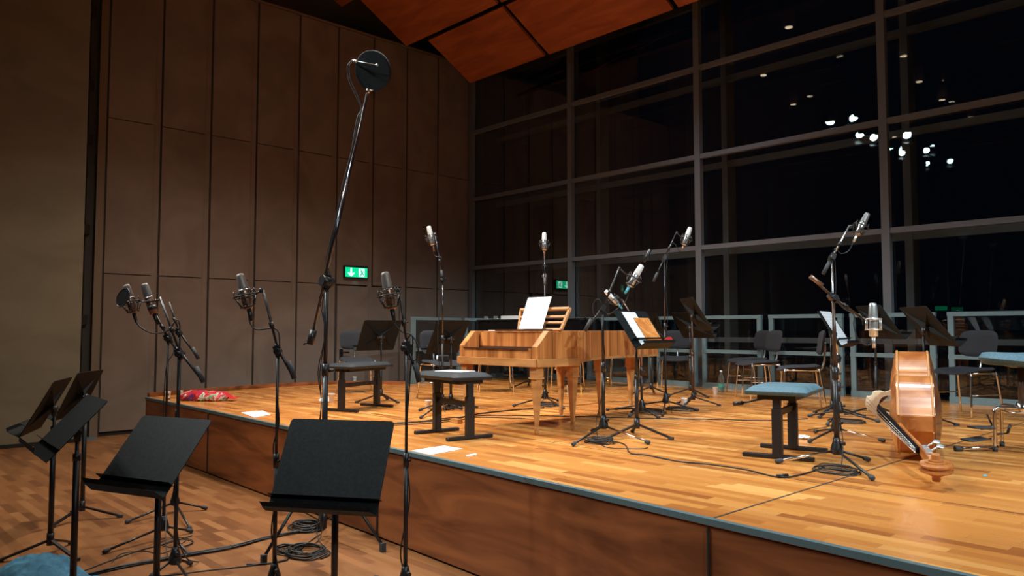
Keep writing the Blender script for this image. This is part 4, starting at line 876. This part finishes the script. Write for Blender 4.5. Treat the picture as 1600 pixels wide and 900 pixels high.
m = MB(); a = [tl0+wv*.035, tl0-wv*.035, tl0-wv*.035-bl*.012, tl0+wv*.035-bl*.012]; b2 = [tail+wv*.015, tail-wv*.015, tail-wv*.015-bl*.01, tail+wv*.015-bl*.01]
m.add(a+b2, [(0, 1, 5, 4), (1, 2, 6, 5), (2, 3, 7, 6), (3, 0, 4, 7), (0, 1, 2, 3), (4, 5, 6, 7)]); m.build('tailpiece', 'black', BS)
# bridge with open heart and legs
def br(pts, th=.018): return [H+ax_*(brs-th/2)+wv*x*1.2+bl*(.045+y*1.12) for x, y in pts]
m = MB()
for sg in (-1, 1):
    m.prism(br([(sg*.085, -.008), (sg*.055, -.008), (sg*.050, .02), (sg*.040, .045), (sg*.020, .062), (0, .066), (0, .085), (sg*.075, .085), (sg*.078, .06), (sg*.070, .03)]), ax_*.018)
    m.prism(br([(0, .083), (sg*.075, .083), (sg*.070, .10), (sg*.048, .108), (sg*.040, .125), (sg*.045, .135), (0, .147)]), ax_*.016)
m.build('bridge', 'maple', BS)
MB().torus(H+ax_*brs+bl*.045+bl*.10+wv*.058, ax_, .012, .004, 16).build('bridge_eye', 'maple', BS)
# pegbox and scroll
pd = (V3(*(r_*2.262+h_*4.13))+V3(0, 0, HS+.105) - Nut).normalized()
pe = Nut + pd*.20; m = MB()
def q4(c, w, t0, t1): return [c-wv*w+fo*t0, c+wv*w+fo*t0, c+wv*w-fo*t1, c-wv*w-fo*t1]
a, b2, c3_ = q4(Nut-fo*.004, .024, .014, .03), q4(Nut+pd*.11, .036, .012, .035), q4(pe, .026, .006, .03)
m.add(a+b2+c3_, [(i, (i+1) % 4, 4+(i+1) % 4, 4+i) for i in range(4)]+[(4+i, 4+(i+1) % 4, 8+(i+1) % 4, 8+i) for i in range(4)]+[(0, 1, 2, 3), (8, 9, 10, 11)]); m.build('pegbox', 'varnish', BS, bevel=.006)
sc = pe + pd*.075 - fo*.01; m = MB()
pts = []
for i in range(40): 
    a = i/39*PI*3.4; R = .080*(1-i/39*.72); pts.append(sc + pd*(-math.cos(a)*R) - fo*(math.sin(a)*R)*1.0)
for i in range(39):
    k = i/39; w0 = .022+.006*k; 
    m.bar(pts[i].lerp(pts[i+1], -.15), pts[i].lerp(pts[i+1], 1.15), w0*2, .022*(1-.45*k), up=(pts[i]-sc).normalized() if (pts[i]-sc).length > .001 else fo)
m.build('scroll', 'varnish', BS, bevel=.004)
MB().lathe(sc-wv*.074, wv, [(0, .020), (.008, .022), (.03, .020), (.118, .020), (.140, .022), (.148, .020)], 16).build('scroll_eye', 'varnish', BS)
MB().lathe(sc, wv, [(-.044, .018), (-.043, .034), (-.032, .036), (-.031, .050), (-.025, .052), (-.024, .078), (-.018, .084), (-.008, .083), (-.005, .070), (.005, .070), (.008, .083), (.018, .084), (.024, .078), (.025, .052), (.031, .050), (.032, .036), (.043, .034), (.044, .018)], 40).flat().build('scroll_turns', 'varnish', BS)
for k, (t, sg) in enumerate(((.05, 1), (.13, 1), (.08, -1), (.16, -1))):
    p = Nut+pd*t+wv*sg*.036-fo*.01; m = MB().box(p, (.062, .006, .03), ax=(pd, wv, fo)).cyl(p, p+wv*sg*.03-fo*.05, .005); e = p+wv*sg*.03-fo*.06
    m.lathe(e-wv*.003, (pd*.3+wv), [(0, .012), (.002, .021), (.006, .021), (.008, .012)], 14); m.build('tuning_machine', 'micsilver', BS)
lp = H+ax_*.06+wv*.098-bl*.1
MB().cyl(H+ax_*1.11-bl*TH/2, H+ax_*1.30-bl*TH/2, .006).cyl(H+ax_*1.105-bl*TH/2, H+ax_*1.14-bl*TH/2, .02).build('endpin', 'steel', BS)
# ================================================================== BASS STOOL
sp_ = r_*((1592-800)/FPX*5.45)+h_*5.45; ST = local('performance_stool', 'tall stool with thick blue grey seat and chrome foot frame, cut by the right edge', 'stool', (sp_.x, sp_.y, HS), YAW)
def sf(sgn):
    def f(u, v):
        r = u; a = v*2*PI; e = 1-(u**8); rr = .275*u; return V3(rr*math.cos(a), rr*.78*math.sin(a), .645+sgn*.046*max(0, e)**.35+.012*math.cos(2*a)*u*u)
    return f
MB().grid(sf(1), 10, 32).grid(sf(-1), 10, 32).build('seat', 'blue', ST)
MB().lathe((0, 0, .585), (0, 0, 1), [(0, .06), (.01, .10), (.03, .13)], 20).build('seat_pan', 'black', ST)
MB().cyl((0, 0, .29), (0, 0, .60), .024, n=16).build('column', 'ebony', ST); MB().cyl((0, 0, .26), (0, 0, .34), .038, n=16).build('column_socket', 'chrome', ST)
for k in range(4):
    a = PI + k*PI/2 + .08; dx, dy_ = math.cos(a), math.sin(a)
    MB().tube([(dx*.03, dy_*.03, .30), (dx*.17, dy_*.17, .305), (dx*.205, dy_*.205, .29), (dx*.212, dy_*.212, .25), (dx*.215, dy_*.215, .02)], .0135, 10, sub=4).build('leg', 'chrome', ST)
    MB().cyl((dx*.215, dy_*.215, 0), (dx*.215, dy_*.215, .03), .017).build('rubber_foot', 'rubber', ST)
m = MB().torus((0, 0, .275), (0, 0, 1), .12, .008, 32); m.build('foot_ring', 'chrome', ST)
for z, x0, tw in ((.16, -.22, .0), (.085, -.27, -.1)):
    pl = [V3(x0-.15+a, b2, z+c_*.5) for a, b2, c_ in ((.0, -.05, tw*.3), (.03, -.065, tw*.3), (.14, -.06, 0), (.15, .04, 0), (.12, .055, 0), (.0, .05, tw*.3))]
    MB().prism(pl, (0, 0, .012)).build('foot_plate', 'rubber', ST, bevel=.004)
    MB().cyl((-.22, 0, z), (-.30, 0, z-.006), .008).box((-.215, 0, z), (.04, .04, .035)).build('plate_clamp', 'chrome', ST)
MB().cyl((-.215, .0, .17), (-.215, .06, .25), .006).cyl((-.2, -.02, .12), (-.13, -.03, .13), .006).cyl((-.13, -.03, .13), (-.11, -.03, .19), .009).build('clamp_lever', 'black', ST)
MB().cyl((-.46, -.02, .02), (-.20, -.02, .03), .012).build('lower_bar', 'chrome', ST); MB().cyl((-.50, -.02, .02), (-.45, -.02, .02), .018).build('bar_grip', 'rubber', ST)
# ================================================================== SMALL THINGS
def cup(p, label, z=None, s=1.0, logo=False, group=None):
    p = Vector(p); o = thing('paper_cup', label, 'cup', p)
    MB().lathe(p, (0, 0, 1), [(0, .025*s), (.003, .026*s), (.088*s, .035*s), (.090*s, .0375*s), (.093*s, .036*s), (.088*s, .0335*s), (.01*s, .0245*s)], 20, cap=False).lathe(p+V3(0, 0, .002), (0, 0, 1), [(0, .025*s), (.003, .025*s)], 20).build('cup_body', 'card', o)
    if logo:
        MB().lathe(p+V3(0, 0, .0), (0, 0, 1), [(0, .0262*s), (.016, .0275*s)], 20).build('dark_base_band', 'rubber', o); n = -h_*.9+r_*.45; n.normalize(); t = n.cross(UPV)
        MB().box(p+V3(0, 0, .06)+n*.0325, (.026, .004, .022), ax=(t, n, UPV)).build('dark_square', 'rubber', o)
    return o
cup(G(262, 624), 'white paper cup with dark square print beside the plastic bag', s=1.0, logo=True)
cup(G(281, 622), 'plain white paper cup partly hidden behind a pole next to the plastic bag', s=1.0)
cup(G(518, 629), 'white paper cup standing on a blue napkin behind the tall stand', s=1.1)
cup(G(554, 598), 'white paper cup beyond the left bench, near the rear stage edge', s=1.0)
cup(G(669, 639), 'white paper cup behind the black padded bench', s=1.0)
cup(G(889, 612), 'white paper cup under the fortepiano, farthest back', s=1.0)
cup(G(1069, 636), 'white paper cup between the low microphone stands', s=1.05)
cup(G(1118, 616), 'white paper cup beside the water bottle', s=1.05)
bp = G(1127, 612); o = thing('water_bottle', 'clear plastic water bottle with green and blue label beside a white cup', 'bottle', bp)
MB().lathe(bp, (0, 0, 1), [(0, .036), (.01, .042), (.10, .042), (.11, .038), (.13, .042), (.18, .041), (.22, .030), (.255, .014), (.275, .0135)], 20).build('bottle_body', 'bottle', o)
MB().lathe(bp+V3(0, 0, .05), (0, 0, 1), [(0, .0428), (.055, .0428)], 20, cap=False).build('bottle_label', 'label', o); MB().cyl(bp+V3(0, 0, .272), bp+V3(0, 0, .292), .016).build('cap', 'label' if 0 else 'paper', o)
def flat(px4, label, cat, name='paper', mat='paper', th=.003, z=HS):
    pts = [G(x, y, z+th) for x, y in px4]; c = sum(pts, Vector())/len(pts); m = MB().prism([p-V3(0, 0, th-.001) for p in pts], (0, 0, th)); return solo(name, m, mat, label, cat, org=(c.x, c.y, z))
flat([(377, 644.5), (397, 652), (423, 647.5), (410, 641.5)], 'white folded paper lying near the stage edge left of the large music stand', 'paper', th=.006)
flat([(643, 704), (673, 710.5), (722, 701), (694, 696.5)], 'pale blue white sheet lying on the stage edge in front of the padded bench', 'paper')
flat([(728, 711), (730, 712.5), (745, 710), (744, 708.5)], 'small white paper strip lying behind the stage edge', 'paper', th=.004)
flat([(497, 625), (508, 630), (522, 622), (510, 618)], 'pale blue napkin under the white cup behind the tall stand', 'napkin', 'napkin', 'label' if 0 else 'paper', th=.002)
flat([(1535, 742), (1538, 744.2), (1543, 743.4), (1540, 741.4)], 'small blue tape mark on the stage floor at right', 'tape mark', 'tape_mark', 'cyan', th=.001)
p0 = G(1256, 686); tr = lambda u, v: (lambda a, b: V3(p0.x+.045*math.cos(a)*math.sin(b)*(1+.7*noise.noise(V3(math.cos(a), math.sin(a), b)*2.2)), p0.y+.032*math.sin(a)*math.sin(b)*(1+.7*noise.noise(V3(math.cos(a)+3, math.sin(a), b)*2.2)), HS+.017+.015*math.cos(b)))(u*2*PI, v*PI)
solo('crumpled_tissue', MB().grid(tr, 16, 9, False), 'paper', 'small crumpled white tissue on the floor right of the blue grey stool', 'tissue')
solo('wood_block', MB().box(G(713, 661)+V3(0, 0, .02), (.115, .06, .04), ax=(Wd, Ld, UPV)), 'brass' if 0 else 'walnut2', 'small brown wooden block on the floor behind the padded bench', 'wooden block', bevel=.004)
p = G(950, 597); solo('brass_mute', MB().lathe(p, (0, 0, 1), [(0, .05), (.02, .05), (.025, .03), (.05, .03), (.055, .045), (.07, .045)], 16), 'brass', 'small brass coloured object on the floor far back behind the fortepiano', 'ornament')
# papers and phone on the padded bench
bc = (G(680, 675)+G(737, 687))/2; bd = (G(737, 687)-G(680, 675)).normalized(); bn = V3(-bd.y, bd.x, 0)
solo('paper', MB().box(bc+bd*.03+V3(0, 0, .520), (.27, .19, .006), ax=((bd*.95+bn*.3).normalized(), (bn*.95-bd*.3).normalized(), UPV)), 'paper', 'white papers lying on the black padded bench in front of the fortepiano', 'paper')
sc2 = V3(-7.50, 5.93, HS+.462); o = thing('camera_device', 'small black device with white end lying on the chair left of the fortepiano', 'device', sc2)
MB().box(sc2+V3(0, 0, .04), (.14, .09, .08), ax=(r_, h_, UPV)).build('body', 'black', o, bevel=.012); MB().cyl(sc2-r_*.07+V3(0, 0, .04), sc2-r_*.09+V3(0, 0, .04), .035).build('end_cap', 'paper', o)
# plastic bag: crumpled, lying
bgp = G(320, 626); nz = noise.noise
def bagf(u, v):
    a = v*2*PI; x = (u*2-1); rr = (1-abs(x)**5)**.5*.075+.006
    p = V3(x*.30, math.cos(a)*rr*1.35, math.sin(a)*rr*.8+.055); d = nz(p*9)*.035+nz(p*24)*.018; q = p+V3(d*.3, d, d*.8); q.z = max(q.z, .002); return q
o = local('plastic_bag', 'crumpled red and purple patterned plastic bag lying on the left corner of the stage', 'bag', (bgp.x, bgp.y, HS), YAW-.1)
MB().grid(bagf, 40, 28).build('bag_body', 'bagred', o)
def flap(u, v): x = u*2-1; return V3(.29+.10*v, x*.07*(1+v*.5), .06+nz(V3(u*4, v*3, 2))*.03-.03*v)
MB().grid(flap, 10, 6).build('bag_handle', 'red', o)
# denim cloth bottom left
dpn = G(55, 915, 0)
def den(u, v):
    x = (u*2-1)*.34; y = (v*2-1)*.28; r = math.sqrt((x/.34)**2+(y/.28)**2); hgt = max(0, 1-r**2.2)*.17; p = V3(x, y, 0); return V3(x, y, max(.003, hgt+nz(p*7)*.05*hgt*6+nz(p*18)*.012))
o = local('denim_bundle', 'blue denim cloth bundle on the hall floor in the lower left corner', 'cloth', (dpn.x, dpn.y, 0), .4)
MB().grid(den, 40, 34).build('cloth', 'jeans', o)
# ================================================================== CABLES ON THE FLOORS
def floorcable(px, label, z=HS, r=.0035, off=None, lift=.0):
    pts = [G(x, y, z)+V3(0, 0, r+.001) for x, y in px]
    if off: pts = [p+V3(off[0]*math.sin(i*1.3+off[1]), off[0]*math.cos(i*1.7+off[1]), lift) for i, p in enumerate(pts)]
    return cable(pts, label, r)
floorcable([(945, 688), (975, 695), (985, 709), (1010, 712), (1060, 722), (1110, 727), (1165, 735), (1218, 747), (1255, 742), (1285, 732)], 'long black cable snaking across the stage front between the two stands', r=.0045)
solo('cable_connector', MB().cyl(G(1214, 747)+V3(0, 0, .012), G(1231, 746)+V3(0, 0, .012), .010), 'black', 'black cable joint lying on the long stage cable', 'connector')
floorcable([(560, 665), (640, 661), (700, 654), (760, 650), (800, 650), (880, 651), (960, 653), (1040, 655), (1120, 656), (1200, 658), (1262, 655)], 'black cable crossing the whole stage under the fortepiano', r=.005)
floorcable([(620, 662), (700, 657), (745, 648), (800, 642), (850, 638)], 'bundled cable from the bench to the stand behind the fortepiano', r=.007)
floorcable([(560, 667), (640, 664), (705, 659), (748, 653), (820, 655)], 'second cable running beside the one under the fortepiano', r=.0045)
floorcable([(855, 636), (900, 634), (960, 628), (1010, 630), (1050, 640)], 'thin black cable from the fortepiano to the low stands', r=.003)
floorcable([(1320, 660), (1290, 668), (1262, 672)], 'short thin cable behind the right hand stand', r=.003)
floorcable([(932, 690), (950, 700), (1000, 702), (1012, 700)], 'short cable end under the boom stand', r=.003)
for k in range(5):
    floorcable([(120, 905), (200, 886), (280, 872), (360, 858), (420, 842), (470, 832), (505, 824)], ['black cable of the thick bundle on the hall floor, %s strand' % w for w in ('lowest', 'second', 'middle', 'fourth', 'topmost')][k], 0, .0055, (.014, k*1.9), .003*k)
for i in range(-5, 0):
    pass
floorcable([(124, 896), (170, 878), (215, 862), (260, 850), (300, 838)], 'thin cable leading to the leftmost microphone stands', 0, .004)
floorcable([(175, 880), (190, 866), (225, 862), (250, 866), (272, 858), (290, 846)], 'thin curly cable between the left stand feet', 0, .003)
floorcable([(250, 902), (330, 892), (400, 884), (450, 874), (480, 850), (500, 836)], 'single cable passing under the tall stand leg', 0, .004)
floorcable([(385, 884), (420, 882), (450, 876)], 'short flat cable end near the tall stand foot', 0, .006)
coil(G(478, 866, 0), .14, 'large coil of black cable on the hall floor under the tall stand', 7, .005, seed=11)
coil(G(448, 862, 0), .09, 'small tangle of black cable left of the large coil', 5, .0045, seed=12)
coil(G(480, 826, 0), .12, 'bunch of cables at the foot of the tall stand', 7, .006, seed=13)
coil(G(278, 850, 0), .10, 'loose loop of thin cable between the left stands', 2, .003, seed=14)
coil(G(700, 640), .05, 'tiny loop of cable behind the bench leg', 3, .003, seed=15)
for o in bpy.data.objects:
    if '_o' in o.keys(): del o['_o']
